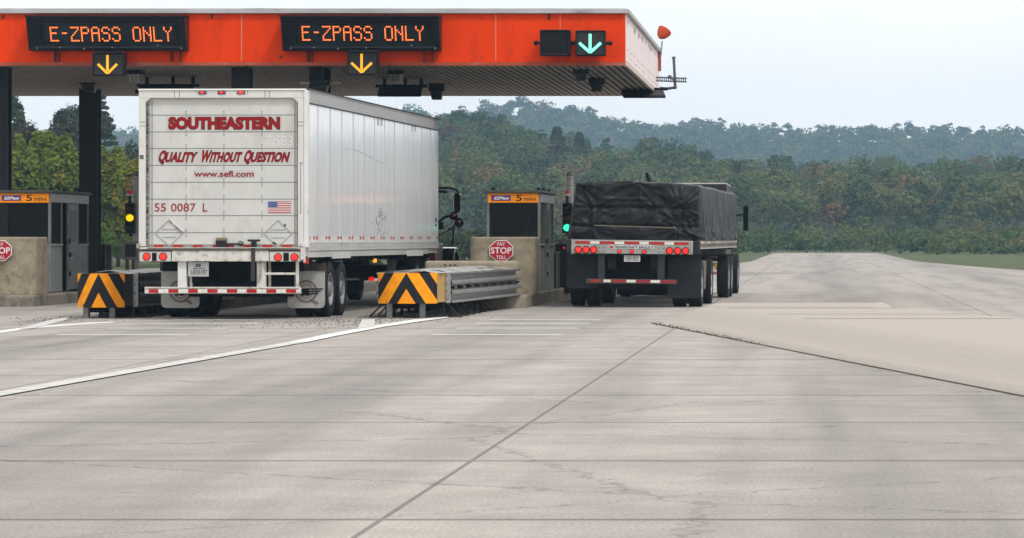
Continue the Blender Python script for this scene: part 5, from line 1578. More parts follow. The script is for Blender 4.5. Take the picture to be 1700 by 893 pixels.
    mon = MB().box(xl + 0.13, xl + 0.36, Y + 0.30, Y + 0.42, zs + 0.03, zs + 0.2).box(xl + 0.22, xl + 0.28, Y + 0.34, Y + 0.38, zs - 0.04, zs + 0.03)
    mon.build('monitor', mat('monitor_grey', (0.16, 0.17, 0.17), 0.5), root)
    # sign over the window
    sg = MB().box(PX(810, Y), PX(894.5, Y), Y - 0.03, Y - 0.002, zw, zf - 0.004).build('sign', amber_sign, root, bevel=0.003)
    MB().box(PX(816, Y), PX(848, Y), Y - 0.036, Y - 0.031, PZ(333, Y), PZ(324.2, Y)).build('sign_patch', purple_m, sg)
    text_into(MB(), 'EZPass', PX(820, Y), PX(845.5, Y), PZ(331.2, Y), PZ(326.4, Y), Y - 0.0365, bold=0.03, shear=0.35).build('lettering', sign_white, sg, fixn=False)
    tb = text_into(MB(), '5', PX(857, Y), PX(866.6, Y), PZ(333.6, Y), PZ(323.2, Y), Y - 0.031, bold=0.012)
    text_into(tb, 'MPH', PX(870.6, Y), PX(889.6, Y), PZ(333.6, Y), PZ(327.8, Y), Y - 0.031, bold=0.0)
    tb.build('lettering', mat('sign_ink', (0.012, 0.012, 0.012), 0.6), sg, fixn=False)
    return root
b1 = booth()
copy_tree(b1, b1.location + Vector((-10.16, 0, 0)), 'toll booth with amber 5 MPH sign, beside the tall black column at the left')

# toll collector seen through the right booth's window
def person():
    Y = 75.9
    c = P(876.5, 372, Y)
    root = thing('person', 'person in a lime vest sitting behind the right booth window', 'person', (c.x, Y, 0.25))
    me = bpy.data.meshes.new('body')
    z = c.z
    J = {'pelvis': (0, 0, z - 0.68), 'waist': (0, 0, z - 0.52), 'chest': (0, 0.01, z - 0.30), 'neck': (0, 0.0, z - 0.14), 'skull': (0, -0.02, z - 0.02), 'crown': (0, -0.01, z + 0.07)}
    for s_, n_ in ((-1, 'l'), (1, 'r')):
        J['sh' + n_] = (s_ * 0.17, 0.01, z - 0.22); J['el' + n_] = (s_ * 0.23, -0.06, z - 0.47); J['wr' + n_] = (s_ * 0.14, -0.28, z - 0.50); J['hd' + n_] = (s_ * 0.12, -0.36, z - 0.49)
        J['hp' + n_] = (s_ * 0.09, -0.02, z - 0.70); J['kn' + n_] = (s_ * 0.11, -0.42, z - 0.68); J['an' + n_] = (s_ * 0.11, -0.40, 0.34); J['tt' + n_] = (s_ * 0.11, -0.54, 0.31)
    names = list(J)
    E = [('pelvis', 'waist'), ('waist', 'chest'), ('chest', 'neck'), ('neck', 'skull'), ('skull', 'crown')]
    for n_ in 'lr':
        E += [('chest', 'sh' + n_), ('sh' + n_, 'el' + n_), ('el' + n_, 'wr' + n_), ('wr' + n_, 'hd' + n_), ('pelvis', 'hp' + n_), ('hp' + n_, 'kn' + n_), ('kn' + n_, 'an' + n_), ('an' + n_, 'tt' + n_)]
    rad = {'pelvis': .13, 'waist': .13, 'chest': .15, 'neck': .055, 'skull': .085, 'crown': .07, 'sh': .06, 'el': .043, 'wr': .03, 'hd': .028, 'hp': .085, 'kn': .06, 'an': .04, 'tt': .035}
    off = Vector((c.x, Y, 0)) - Vector((c.x, Y, 0.25))
    me.from_pydata([tuple(Vector(J[k]) + Vector((0, 0, -0.25))) for k in names], [(names.index(a), names.index(b)) for a, b in E], [])
    o = bpy.data.objects.new('body', me); C.objects.link(o); o.parent = root
    sk = o.modifiers.new('skin', 'SKIN')
    for i, k in enumerate(names):
        r_ = rad.get(k, rad.get(k[:2]))
        me.skin_vertices[0].data[i].radius = (r_, r_ * (0.8 if k in ('pelvis', 'waist', 'chest') else 1))
    me.skin_vertices[0].data[0].use_root = True
    o.modifiers.new('sub', 'SUBSURF').levels = 1
    me.materials.append(skin_m)
    vb = MB()
    vb.lathe((0, 0.0, z - 0.25 - 0.62), (0, 0, 1), [(0.155, 0), (0.165, 0.15), (0.185, 0.30), (0.19, 0.38), (0.13, 0.45), (0.075, 0.47)], 20)
    vb.build('vest', lime_vest, root, local=True, smooth=True)
    tb = MB()
    for s_ in (-1, 1):
        tb.cyl(Vector(J['shl' if s_ < 0 else 'shr']) + Vector((0, 0, -0.25)), Vector(J['ell' if s_ < 0 else 'elr']) + Vector((0, 0, -0.25)), 0.075, 12, 0.06)
    tb.build('shirt', shirt_m, root, local=True, smooth=True)
    MB().sphere((0, 0.015, z - 0.25 + 0.05), 0.10, 16, 10, (0.95, 1.0, 0.85)).build('hair', hair_m, root, local=True, smooth=True)
    MB().box(-0.05, 0.05, -0.09, -0.06, z - 0.25 - 0.005, z - 0.25 + 0.01).box(-0.012, 0.012, -0.115, -0.08, z - 0.25 - 0.045, z - 0.25 - 0.015).build('face', mat('face_dark', (0.2, 0.11, 0.08), 0.6), root, local=True)
    st = thing('stool', 'black stool under the person in the right toll booth', 'stool', (c.x, Y, 0.25))
    MB().cyl((c.x, Y, z - 0.88), (c.x, Y, z - 0.82), 0.17, 20).build('seat', matte_black, st, bevel=0.01)
    MB().cyl((c.x, Y, 0.27), (c.x, Y, z - 0.88), 0.03, 10).cyl((c.x, Y, 0.256), (c.x, Y, 0.275), 0.2, 20).build('pedestal', galv, st)
person()

# concrete blocks, stop signs, low wall
def block():
    Y = 72.4
    x0, x1 = PX(779.5, Y), PX(889, Y)
    z1 = PZ(393.2, Y)
    pts = []
    r = 0.16
    for cx_, cy_, a0 in ((x1 - r, Y + r, -90), (x1 - r, Y + 1.2 - r, 0), (x0 + r, Y + 1.2 - r, 90), (x0 + r, Y + r, 180)):
        for i in range(7):
            a = R(a0 + i * 15); pts.append((cx_ + r * math.cos(a), cy_ + r * math.sin(a)))
    mb = MB().prism_z(pts, 0.2, z1)
    o = mb.build('concrete_block', concrete_block, None, bevel=0.03)
    o.location = (0, 0, 0)
    return tag(o, 'weathered concrete crash block in front of the right toll booth', 'concrete block', 'concrete crash blocks')
cb = block()
c2 = cb.copy(); C.objects.link(c2); c2.location = (-10.0, 0, 0); c2['label'] = 'weathered concrete crash block at the left picture edge'
def stop_sign():
    Y = 72.35
    c = P(832.2, 416, Y)
    root = thing('stop_sign', 'red octagonal PAY STOP TOLL sign on the concrete block right of the white trailer', 'stop sign', (c.x, Y, c.z), 0, 'stop signs on the concrete blocks')
    rx_, rz_ = 20.0 * Y / FPX, 17.2 * Y / FPX
    def octa(k): return [(rx_ * k / math.cos(R(22.5)) * math.cos(R(22.5 + 45 * i)), rz_ * k / math.cos(R(22.5)) * math.sin(R(22.5 + 45 * i))) for i in range(8)]
    MB().prism(octa(1.0), 0, 0.02).build('plate', sign_white, root, local=True)
    MB().prism(octa(0.93), -0.004, 0.0).build('face', stop_red, root, local=True)
    k = Y / FPX
    tb = text_into(MB(), 'STOP', -17.3 * k, 17.3 * k, -5.0 * k, 5.6 * k, -0.005, bold=0.018, depth=0.003)
    text_into(tb, 'PAY', -6.6 * k, 6.4 * k, 8.0 * k, 13.6 * k, -0.005, bold=0.008, depth=0.003)
    text_into(tb, 'TOLL', -8.4 * k, 8.4 * k, -14.0 * k, -8.0 * k, -0.005, bold=0.008, depth=0.003)
    tb.build('lettering', sign_white, root, local=True, fixn=False)
    bo = MB()
    for z in (0.85, -0.85): bo.sphere((0, -0.006, rz_ * z), 0.008, 8, 6)
    bo.build('bolts', galv, root, local=True)
    return root
s1 = stop_sign()
copy_tree(s1, s1.location + Vector((-10.04, 0, 0)), 'red octagonal PAY STOP TOLL sign cut off by the left picture edge')
Y = 70.0
mb = MB().prism_z([(PX(705, Y), Y), (PX(856, Y), Y), (PX(859.5, Y), Y + 0.12), (PX(859.5, Y), Y + 0.5), (PX(705, Y), Y + 0.5)], 0.27, PZ(433, Y))
lw = mb.build('concrete_wall', mat('low_wall_concrete', (0.30, 0.26, 0.19), 0.9, var=0.2, scale=3, dirt=(0.13, 0.11, 0.08), dirt_amt=0.25, dirt_scale=2.5, bump=0.4, bump_scale=20), None, bevel=0.05)
tag(lw, 'low tan concrete wall behind the right crash cushion', 'concrete wall')
mb = MB()
for px in (737.5, 746.5, 753.5): mb.pbox(px, px + 3.2, 438.5, 441.5, Y - 0.006, 0.01)
k = mb.build('wall_marks', mat('mark_dark', (0.07, 0.06, 0.05), 0.9), lw, local=True)

# ------------------------------------------------------------------ crash cushions
def chevron_mat(kx, duty):
    m = bpy.data.materials.new('chevron_panel')
    
    m.use_nodes = True
    n, l = m.node_tree.nodes, m.node_tree.links
    b = n['Principled BSDF']
    tc = n.new('ShaderNodeTexCoord'); sp = n.new('ShaderNodeSeparateXYZ'); l.new(tc.outputs['Object'], sp.inputs[0])
    def mth(op, a, v=None, c=None):
        q = n.new('ShaderNodeMath'); q.operation = op
        l.new(a, q.inputs[0])
        if v is not None: q.inputs[1].default_value = v
        if c is not None: l.new(c, q.inputs[1])
        return q.outputs[0]
    ax = mth('MULTIPLY', mth('ABSOLUTE', sp.outputs['X']), kx)
    tt = mth('ADD', ax, c=mth('ADD', sp.outputs['Z'], 6.10))      # local z is 0 at the panel's top edge
    fr_ = mth('FRACT', mth('DIVIDE', tt, 0.61))
    st = mth('LESS_THAN', fr_, duty)
    nz = n.new('ShaderNodeTexNoise'); nz.inputs['Scale'].default_value = 7; nz.inputs['Detail'].default_value = 6
    l.new(tc.outputs['Object'], nz.inputs['Vector'])
    ro = n.new('ShaderNodeValToRGB'); ro.color_ramp.elements[0].position = 0.3; ro.color_ramp.elements[1].position = 0.7
    ro.color_ramp.elements[0].color = (0.78, 0.25, 0.004, 1); ro.color_ramp.elements[1].color = (0.95, 0.36, 0.006, 1)
    l.new(nz.outputs['Fac'], ro.inputs['Fac'])
    rk = n.new('ShaderNodeValToRGB'); rk.color_ramp.elements[0].color = (0.006, 0.007, 0.008, 1); rk.color_ramp.elements[1].color = (0.018, 0.019, 0.022, 1)
    l.new(nz.outputs['Fac'], rk.inputs['Fac'])
    mx = n.new('ShaderNodeMix'); mx.data_type = 'RGBA'
    l.new(st, mx.inputs[0]); l.new(rk.outputs[0], mx.inputs[6]); l.new(ro.outputs[0], mx.inputs[7])
    l.new(mx.outputs[2], b.inputs['Base Color'])
    b.inputs['Roughness'].default_value = 0.5; b.inputs['Specular IOR Level'].default_value = 0.15
    return m
def cushion(label, xn0, xn1, z0, z1, xr_near, xr_far, xl_near, xl_far, side_m, kx=1.62, duty=0.56, lx=0.30, Y0=61.0, Y1=69.9, seed=1):
    xc = (xn0 + xn1) / 2
    root = thing('crash_cushion', label, 'crash cushion', (xc, Y0, 0), 0, 'striped crash cushions')
    # curved nose panel; its own origin sits at the middle of the top edge for the stripes
    w2 = (xn1 - xn0) / 2
    n_ = 18
    vs, fs = [], []
    for i in range(n_ + 1):
        u = -1 + 2 * i / n_
        x = u * w2
        y = 0.22 * u * u
        for z in (z0 - z1, 0.0): vs.append((x, y, z))
        for z in (z0 - z1, 0.0): vs.append((x, y + 0.012, z))
    for i in range(n_):
        a = 4 * i; b = 4 * (i + 1)
        fs += [(a, b, b + 1, a + 1), (a + 2, a + 3, b + 3, b + 2), (a + 1, b + 1, b + 3, a + 3), (a, a + 2, b + 2, b)]
    o = MB().add(vs, fs).build('nose_panel', chevron_mat(kx, duty), root, local=True)
    o.location = (0, 0, z1)
    # side bracket plates behind the nose
    yb = 0.24
    xr_, xl_ = xr_near - xc, xl_near - xc
    mb = MB().hexa([(w2 + 0.003, 0.225, z0 + 0.015), (xr_, yb + 0.55, z0 + 0.02), (xr_ - 0.02, yb + 0.56, z0 + 0.02), (w2 - 0.02, 0.24, z0 + 0.015), (w2 + 0.003, 0.225, z1 - 0.01), (xr_, yb + 0.55, z1 - 0.01), (xr_ - 0.02, yb + 0.56, z1 - 0.01), (w2 - 0.02, 0.24, z1 - 0.01)])
    mb.build('side_plate', side_m, root, local=True)
    mb = MB().hexa([(-w2 - 0.003, 0.225, z0 + 0.015), (xl_, yb + 0.55, z0 + 0.02), (xl_ + 0.02, yb + 0.56, z0 + 0.02), (-w2 + 0.02, 0.24, z0 + 0.015), (-w2 - 0.003, 0.225, z1 - 0.01), (xl_, yb + 0.55, z1 - 0.01), (xl_ + 0.02, yb + 0.56, z1 - 0.01), (-w2 + 0.02, 0.24, z1 - 0.01)])
    mb.build('side_plate', side_m, root, local=True)
    # corrugated rails, each bay lapping the next
    def rail(xa, xb, sgn):
        mb = MB()
        ya, ye = Y0 + 0.75 - Y0, Y1 - Y0
        nb = 7
        nz_ = 37
        for bay in range(nb):
            t0, t1 = bay / nb, (bay + 1) / nb + 0.01
            rows = []
            for t in (t0, (t0 + t1) / 2, t1):
                x = xa + (xb - xa) * t + sgn * (0.018 * (1 - bay / nb)); y = ya + (ye - ya) * t
                lap = 0.003 * (nb - bay)
                row = []
                for q in range(nz_):
                    v = q / (nz_ - 1)
                    z = (z0 + 0.0) + v * (z1 - z0 + 0.0) - 0.02 * t * 0
                    c = math.cos(v * 6 * math.pi)
                    o_ = 0.055 * (1 if c > 0.55 else (-1 if c < -0.55 else c / 0.55))
                    row.append((x + sgn * (o_ + lap), y, z))
                rows.append(row)
            vs = [p for r_ in rows for p in r_]
            fs = [(i * nz_ + q, i * nz_ + q + 1, (i + 1) * nz_ + q + 1, (i + 1) * nz_ + q) for i in range(2) for q in range(nz_ - 1)]
            mb.add(vs, fs)
        rl_ = mb.build('rail', galv, root, local=True, fixn=False)
        sl = MB()
        for i in range(9):
            t = 0.05 + i * 0.115
            x = xa + (xb - xa) * t; y = ya + (ye - ya) * t; zc = (z0 + z1) / 2
            for d in (0.0,):
                sl.box(x + sgn * 0.012 - 0.01, x + sgn * 0.060, y - 0.10, y + 0.13, zc - 0.022, zc + 0.022)
        sl.build('rail_slot', matte_black, rl_, local=True)
        eb = MB().box(min(xa, xa + sgn * 0.06) - 0.01, max(xa, xa + sgn * 0.06) + 0.01, ya - 0.05, ya + 0.02, z0, z1)
        for q in range(4): eb.sphere((xa + sgn * 0.02, ya - 0.055, z0 + 0.08 + q * (z1 - z0 - 0.12) / 3), 0.02, 8, 6)
        eb.build('rail_end', galv, rl_, local=True)
    rail(xr_, xr_far - xc, 1); rail(xl_, xl_far - xc, -1)
    # top covers, one per bay, a little buckled
    rr = random.Random(seed)
    cb_ = MB()
    nb = 7
    for bay in range(nb):
        ta, tb = bay / nb, (bay + 1) / nb
        ya, yb_ = 0.3 + (Y1 - Y0 - 0.3) * ta, 0.3 + (Y1 - Y0 - 0.3) * tb + 0.05
        g = 10
        vs = []
        for j in (0, 0.5, 1):
            for i in range(g + 1):
                u = i / g
                t = ta + (tb - ta) * j
                xa = xl_ + (xl_far - xc - xl_) * t + 0.03; xb = xr_ + (xr_far - xc - xr_) * t - 0.03
                vs.append((xa + (xb - xa) * u, ya + (yb_ - ya) * j, z1 - 0.012 + 0.05 * math.sin(math.pi * u) + 0.012 * rr.uniform(-1, 1) + 0.01 * bay / nb))
        cb_.add(vs, [(j * (g + 1) + i, j * (g + 1) + i + 1, (j + 1) * (g + 1) + i + 1, (j + 1) * (g + 1) + i) for j in range(2) for i in range(g)])
    cb_.build('top_cover', mat('cover_grey', (0.42, 0.42, 0.41), 0.5, metal=0.4, var=0.2, scale=4, dirt=(0.16, 0.14, 0.12), dirt_amt=0.25, dirt_scale=4), root, local=True, fixn=False)
    # legs
    for x in (-w2 * 0.60, w2 * 0.52):
        MB().box(x - 0.045, x + 0.045, 0.10, 0.19, 0, z0 + 0.06).build('leg', mat('leg_steel', (0.15, 0.15, 0.15), 0.5, metal=0.5, var=0.3), root, local=True)
    for bay in range(nb):
        y = 0.9 + (Y1 - Y0 - 1.1) * bay / (nb - 0.2)
        for s_ in (-1, 1):
            xa = (xr_ if s_ > 0 else xl_) * 0.86
            lb = MB().beam((xa, y, z0 + 0.06), (xa + s_ * (0.30 if s_ > 0 else lx), y + 0.05, 0.015), 0.05, 0.02)
            lb.beam((xa, y + 0.02, z0 + 0.06), (xa + s_ * 0.02, y + 0.02, 0.0), 0.05, 0.03).box(min(xa, xa + s_ * (0.34 if s_ > 0 else lx)), max(xa, xa + s_ * (0.34 if s_ > 0 else lx)), y, y + 0.09, 0.002, 0.018)
            lb.build('leg', mat('strut_dark', (0.045, 0.045, 0.045), 0.6, metal=0.4, var=0.3), root, local=True)
    # diaphragms and cartridge bags inside
    dm = MB()
    for bay in range(nb):
        y = 0.85 + (Y1 - Y0 - 1.0) * bay / nb
        dm.box(xl_ + 0.08, xr_ - 0.08, y, y + 0.05, z0 - 0.10, z1 - 0.03)
    dm.build_each('diaphragm', matte_black, root, local=True)
    MB().box(-0.10, 0.10, 0.5, Y1 - Y0, 0.0, 0.08).build('ground_track', mat('strut_dark', (0.04,) * 3), root, local=True)
    return root
cushion('black and orange chevron crash cushion right of the white trailer', PX(625.5, 61), PX(725.5, 61.2), PZ(504, 61), PZ(453, 61), PX(742, 61.8), PX(860, 70), PX(635, 61.8), PX(712, 70), tan_panel)
cushion('black and orange chevron crash cushion left of the white trailer', PX(124.5, 61), PX(206.5, 61.2), PZ(510.5, 61), PZ(454, 61), PX(224, 61.8), -11.25, PX(141, 61.8), -12.3, mat('dark_plate', (0.045, 0.04, 0.032), 0.6, var=0.3), kx=1.95, duty=0.47, lx=0.05, seed=4)

# ------------------------------------------------------------------ lane traffic signals and small things by the booths
def signal(cx, label, lit, dx_post, arms):
    Y = 86.0
    s = Y / FPX
    x = PX(cx, Y)
    root = thing('traffic_signal', label, 'traffic signal', (x, Y, 0.25), 0, 'traffic lights beside the booths')
    zc = H
    def z_(py): return H + (CY - py) * s - 0.25
    xp = dx_post * s
    MB().cyl((xp, 0.25, 0), (xp, 0.25, z_(291)), 0.078, 16).cyl((xp, 0.25, 0), (xp, 0.25, 0.03), 0.16, 16).build('post', mat('post_offwhite', (0.55, 0.52, 0.50), 0.5, var=0.12, scale=5), root, local=True)
    MB().sphere((xp, 0.25, z_(290)), 0.085, 16, 10).build('post_cap', mat('cap_grey', (0.26, 0.25, 0.24), 0.5), root, local=True, smooth=True)
    rg = MB()
    for py in (297, 308): rg.cyl((xp, 0.25, z_(py)), (xp, 0.25, z_(py - 0.8)), 0.085, 16)
    rg.cyl((xp, 0.25, z_(297.5)), (xp, 0.25, z_(296)), 0.10, 16)
    rg.build('post_band', mat('band_grey', (0.3, 0.29, 0.28), 0.5), root, local=True)
    bc = MB().cyl((0, 0, z_(322)), (0, 0, z_(316)), 0.048, 16).build('beacon', mat('beacon_red', (0.42, 0.015, 0.015), 0.3, emit=(0.8, 0.02, 0.02), emit_s=0.15), root, local=True, bevel=0.01)
    MB().cyl((0, 0, z_(325)), (0, 0, z_(322)), 0.075, 16).build('beacon_base', sign_white, bc, local=True)
    MB().cyl((0, 0.0, z_(338)), (0, 0.0, z_(325)), 0.035, 12).build('beacon_stem', black, root, local=True)
    hd = MB().box(-0.115, 0.115, 0, 0.18, z_(387), z_(337)).build('head', mat('signal_black', (0.010, 0.010, 0.011), 0.45, var=0.2), root, local=True, bevel=0.02)
    lens_c = {'red': ((0.05, 0.008, 0.008), None), 'yellow': ((0.10, 0.06, 0.01), (1.0, 0.62, 0.0)), 'green': ((0.01, 0.05, 0.04), (0.05, 1.0, 0.62))}
    for i, nm in enumerate(('red', 'yellow', 'green')):
        zc_ = z_(345.2 + 16.4 * i)
        col, em = lens_c[nm]
        on = nm == lit
        m = mat('lens_' + nm + ('_lit' if on else ''), col, 0.25, emit=em if on else None, emit_s=1.25 if on else 0)
        MB().sphere((0, -0.004, zc_), 0.086, 18, 10, (1.08, 0.35, 0.98)).build('lens', m, hd, local=True, smooth=True)
        vs, fs = [], []
        n_ = 14
        for j in range(n_ + 1):
            a = R(-15 + 210 * j / n_)
            for r_, y_ in ((0.105, -0.002), (0.108, -0.17 * max(0.15, math.sin(max(0, a)) if 0 < a < math.pi else 0.15))):
                vs.append((r_ * math.cos(a), y_, zc_ + r_ * math.sin(a)))
        fs = [(2 * j, 2 * j + 1, 2 * j + 3, 2 * j + 2) for j in range(n_)]
        MB().add(vs, fs).build('visor', mat('visor_black', (0.02, 0.02, 0.022), 0.35), hd, local=True, fixn=False)
    br = MB()
    for py in (342, 382): br.box(0, xp, 0.14, 0.26, z_(py), z_(py) + 0.05) if xp > 0 else br.box(xp, 0, 0.14, 0.26, z_(py), z_(py) + 0.05)
    br.box(-0.03, 0.03, 0.03, 0.12, z_(392), z_(387))
    br.build('bracket', black, root, local=True)
    return root
signal(215.5, 'traffic signal showing a lit yellow lamp, left of the white trailer', 'yellow', 7.5, True)
signal(941.5, 'traffic signal showing a lit green lamp, at the left edge of the black tarp', 'green', 3.5, True)
Y = 85.4
fd = thing('fare_display', 'grey fare display box with dark screen under the yellow traffic signal', 'fare display', (PX(215.5, Y), Y, 0.25))
MB().pbox(202.5, 229, 400.5, 431.5, Y, 0.25).build('casing', mat('casing_grey', (0.24, 0.235, 0.23), 0.5, var=0.15, scale=4), fd, bevel=0.015)
MB().pbox(208, 225.5, 405.5, 426.5, Y - 0.006, 0.005).build('screen', mat('display_dark', (0.035, 0.042, 0.038), 0.3), fd)
a = P(215, 431.5, Y)
MB().box(a.x - 0.11, a.x - 0.03, Y + 0.05, Y + 0.12, 0.25, a.z).box(a.x + 0.04, a.x + 0.11, Y + 0.05, Y + 0.12, 0.25, a.z).build('stand', mat('stand_brown', (0.16, 0.10, 0.09), 0.6), fd)
Y = 89.0
c = P(168, 445, Y)
bn = thing('drum', 'tall black drum standing just right of the left tall column', 'drum', (c.x, Y, 0.25))
MB().lathe((c.x, Y, 0.25), (0, 0, 1), [(0.0, 0), (0.105, 0), (0.105, PZ(408, Y) - 0.27), (0.085, PZ(405.5, Y) - 0.25), (0, PZ(405, Y) - 0.25)], 20).build('barrel', matte_black, bn)
MB().lathe((c.x, Y, 0.25), (0, 0, 1), [(0.108, 0.3), (0.112, 0.32), (0.108, 0.34)], 20).build('hoop', black, bn)
c = P(179, 445, Y)
wp = MB().box(c.x - 0.07, c.x + 0.07, Y + 0.1, Y + 0.25, 0.25, PZ(406, Y)).box(c.x - 0.075, c.x + 0.075, Y + 0.095, Y + 0.255, 0.6, 0.66).build('post', mat('weathered_post', (0.13, 0.115, 0.10), 0.8, var=0.3, scale=5, dirt=(0.05, 0.04, 0.04), dirt_amt=0.3), None, bevel=0.01)
tag(wp, 'weathered brown post beside the tall black drum', 'post')
# cabinets at the right booth
Y = 79.2
cbn = thing('cabinet', 'dark grey equipment cabinet on the kerb beside the right toll booth', 'cabinet', (PX(914, Y), Y, 0.25))
MB().pbox(903, 925, 419.5, 484, Y, 0.8).build('casing', mat('cabinet_dark', (0.035, 0.037, 0.036), 0.5, var=0.3, scale=3), cbn, bevel=0.015)
MB().pbox(901.8, 926.2, 418.2, 420, Y - 0.02, 0.84).build('lid', mat('cabinet_lid', (0.20, 0.20, 0.19), 0.5), cbn)
MB().pbox(910, 915, 470, 480, Y - 0.006, 0.005).build('label_plate', mat('dim_grey', (0.10, 0.10, 0.10), 0.6), cbn)
MB().pbox(923.6, 924.6, 421, 482, Y - 0.01, 0.01).build('edge_trim', mat('cabinet_lid', (0.2,) * 3), cbn)
Y = 81.0
c2_ = thing('control_box', 'black control box with a small red light, left of the flatbed rear', 'control box', (PX(933, Y), Y, 0.25))
MB().pbox(921.5, 945, 405, 487, Y, 0.7).build('casing', matte_black, c2_, bevel=0.02)
MB().pbox(927, 936, 397, 404.6, Y + 0.1, 0.3).build('top_bracket', mat('dim_grey', (0.15, 0.15, 0.14)), c2_)
MB().sphere(P(936, 411.5, Y - 0.005), 0.022, 10, 8).build('pilot_light', lamp_red, c2_)
Y = 76.8
sl = MB().hexa([P(890.5, 489, Y), P(897, 487, Y + 0.4), P(897.5, 487, Y + 0.42), P(891, 489, Y + 0.02), P(890.5, 407, Y), P(897, 407, Y + 0.4), P(897.5, 407, Y + 0.42), P(891, 407, Y + 0.02)]).build('guard_plate', mat('plate_steel', (0.26, 0.26, 0.25), 0.45, metal=0.5, var=0.2, scale=3), None)
tag(sl, 'narrow upright steel guard plate between concrete block and booth', 'guard plate')
# marker post seen under the flatbed
Y = 96
c = P(1021.5, 505, Y)
cn = thing('marker_post', 'small tan and white marker post seen under the flatbed', 'marker post', (c.x, Y, 0))
MB().box(c.x - 0.045, c.x + 0.03, Y, Y + 0.05, 0.05, PZ(476, Y)).build('stake', tan_panel, cn)
MB().prism([(c.x - 0.12, 0.0), (c.x + 0.14, 0.0), (c.x + 0.07, 0.42), (c.x + 0.03, 0.42), (c.x + 0.02, 0.08), (c.x - 0.12, 0.05)], Y - 0.03, Y - 0.005).build('base', sign_white, cn)
# ------------------------------------------------------------------ hills
def interp(px, tab):
    return float(np.interp(px, [a for a, b in tab], [b for a, b in tab]))
MID = [(-400, 205), (0, 215), (200, 240), (300, 232), (500, 205), (600, 200), (700, 196), (728, 192), (745, 188), (770, 183), (800, 184), (830, 183), (850, 195), (866, 212), (888, 209), (905, 226), (918, 219), (945, 216), (975, 229), (1000, 238), (1050, 238), (1072, 229), (1100, 231), (1130, 242), (1160, 250), (1200, 262), (1300, 267), (1450, 262), (1700, 260), (1900, 262), (2200, 268), (2900, 262)]
FAR = [(-600, 215), (0, 232), (200, 215), (235, 224), (300, 235), (500, 215), (600, 190), (660, 180), (690, 184), (725, 192), (760, 190), (790, 176), (815, 170), (840, 166), (880, 167), (915, 172), (940, 175), (965, 178), (985, 183), (1000, 192), (1030, 197), (1060, 203), (1090, 209), (1110, 206), (1130, 202), (1160, 199), (1200, 204), (1260, 210), (1350, 213), (1500, 211), (1700, 217), (2200, 220), (2900, 225)]
YM0, YM1, YR0, YR1 = 415.0, 600.0, 1240.0, 1500.0
def mid_z(x, y):
    """hill whose tree tops climb evenly from the foot to the skyline"""
    t = min(1, max(0, (y - YM0) / (YM1 - YM0)))
    yy = min(y, YM1)
    px = CX + x * FPX / max(yy, 300)
    py = 300 + (interp(px, MID) - 300) * t
    z = H + (CY - py) * yy / FPX - 8.0
    foot = min(1, max(0, (y - YM0 + 25) / 40)); foot = foot * foot * (3 - 2 * foot)
    back = min(1, max(0, (y - YM1) / 160))
    return max(0, z) * foot * (1 - back) - 0.12 * (1 - foot)
def far_z(x, y):
    t = min(1, max(0, (y - YR0) / (YR1 - YR0)))
    yy = min(y, YR1)
    px = CX + x * FPX / max(yy, 900)
    py = 300 + (interp(px, FAR) - 300) * t
    z = H + (CY - py) * yy / FPX - 5.4
    foot = min(1, max(0, (y - YR0 + 200) / 200))
    back = min(1, max(0, (y - YR1) / 250))
    return max(0, z) * foot * (1 - back) - 0.3 * (1 - foot)
def terrain(name, x0, x1, y0, y1, nx, ny, f, m):
    vs = []
    for j in range(ny + 1):
        for i in range(nx + 1):
            x = x0 + (x1 - x0) * i / nx; y = y0 + (y1 - y0) * j / ny
            vs.append((x, y, f(x, y)))
    fs = [(j * (nx + 1) + i, j * (nx + 1) + i + 1, (j + 1) * (nx + 1) + i + 1, (j + 1) * (nx + 1) + i) for j in range(ny) for i in range(nx)]
    return struct(name, MB().add(vs, fs), m, smooth=True, fixn=False)
floor_m = mat('forest_floor', (0.035, 0.042, 0.018), 0.95, var=0.4, scale=0.3)
terrain('hillside', -230, 190, 400, 780, 120, 70, mid_z, floor_m)
terrain('hills', -560, 480, 1000, 1780, 150, 60, far_z, floor_m)

# ------------------------------------------------------------------ trees
def crown_points(rs, c, rx_, ry_, rz_, lobes, n, lobe_r=0.42, kind='round', up=0.35):
    """leaf positions and normals spread over lobes packed in an ellipsoid (or a cone of drooping tiers)"""
    P_, N_, T_ = [], [], []
    per = max(3, n // lobes)
    for k in range(lobes):
        if kind == 'cone':
            h = rs.rand() ** 0.8
            a = rs.rand() * 2 * math.pi
            rr = (1 - h) * (0.55 + 0.5 * rs.rand())
            lc = np.array([c[0] + rx_ * rr * math.cos(a), c[1] + ry_ * rr * math.sin(a), c[2] - rz_ + 2 * rz_ * h])
            lr = np.array([rx_, ry_, rz_ * 0.16]) * (0.14 + 0.36 * (1 - h))
        else:
            d = rs.normal(size=3); d /= np.linalg.norm(d)
            r = rs.rand() ** 0.40 * 0.78
            if d[2] < -0.2: d[2] *= 0.75
            lc = np.array(c) + d * r * np.array([rx_, ry_, rz_])
            q = lobe_r * (0.55 + 0.7 * rs.rand())
            lr = np.array([rx_, ry_, rz_ * 0.8]) * q
        d = rs.normal(size=(per, 3)); d /= np.linalg.norm(d, axis=1)[:, None]
        d[:, 2] = np.where(d[:, 2] < -0.3, -d[:, 2] * rs.rand(per), d[:, 2])
        rad = 0.72 + 0.36 * rs.rand(per, 1)
        P_.append(lc + d * lr * rad)
        nn = d + rs.normal(size=(per, 3)) * 0.38; nn[:, 2] += up
        N_.append(nn)
        T_.append(np.full(per, rs.normal() * 0.08) + rs.normal(size=per) * 0.055)
    return np.concatenate(P_), np.concatenate(N_), np.concatenate(T_)
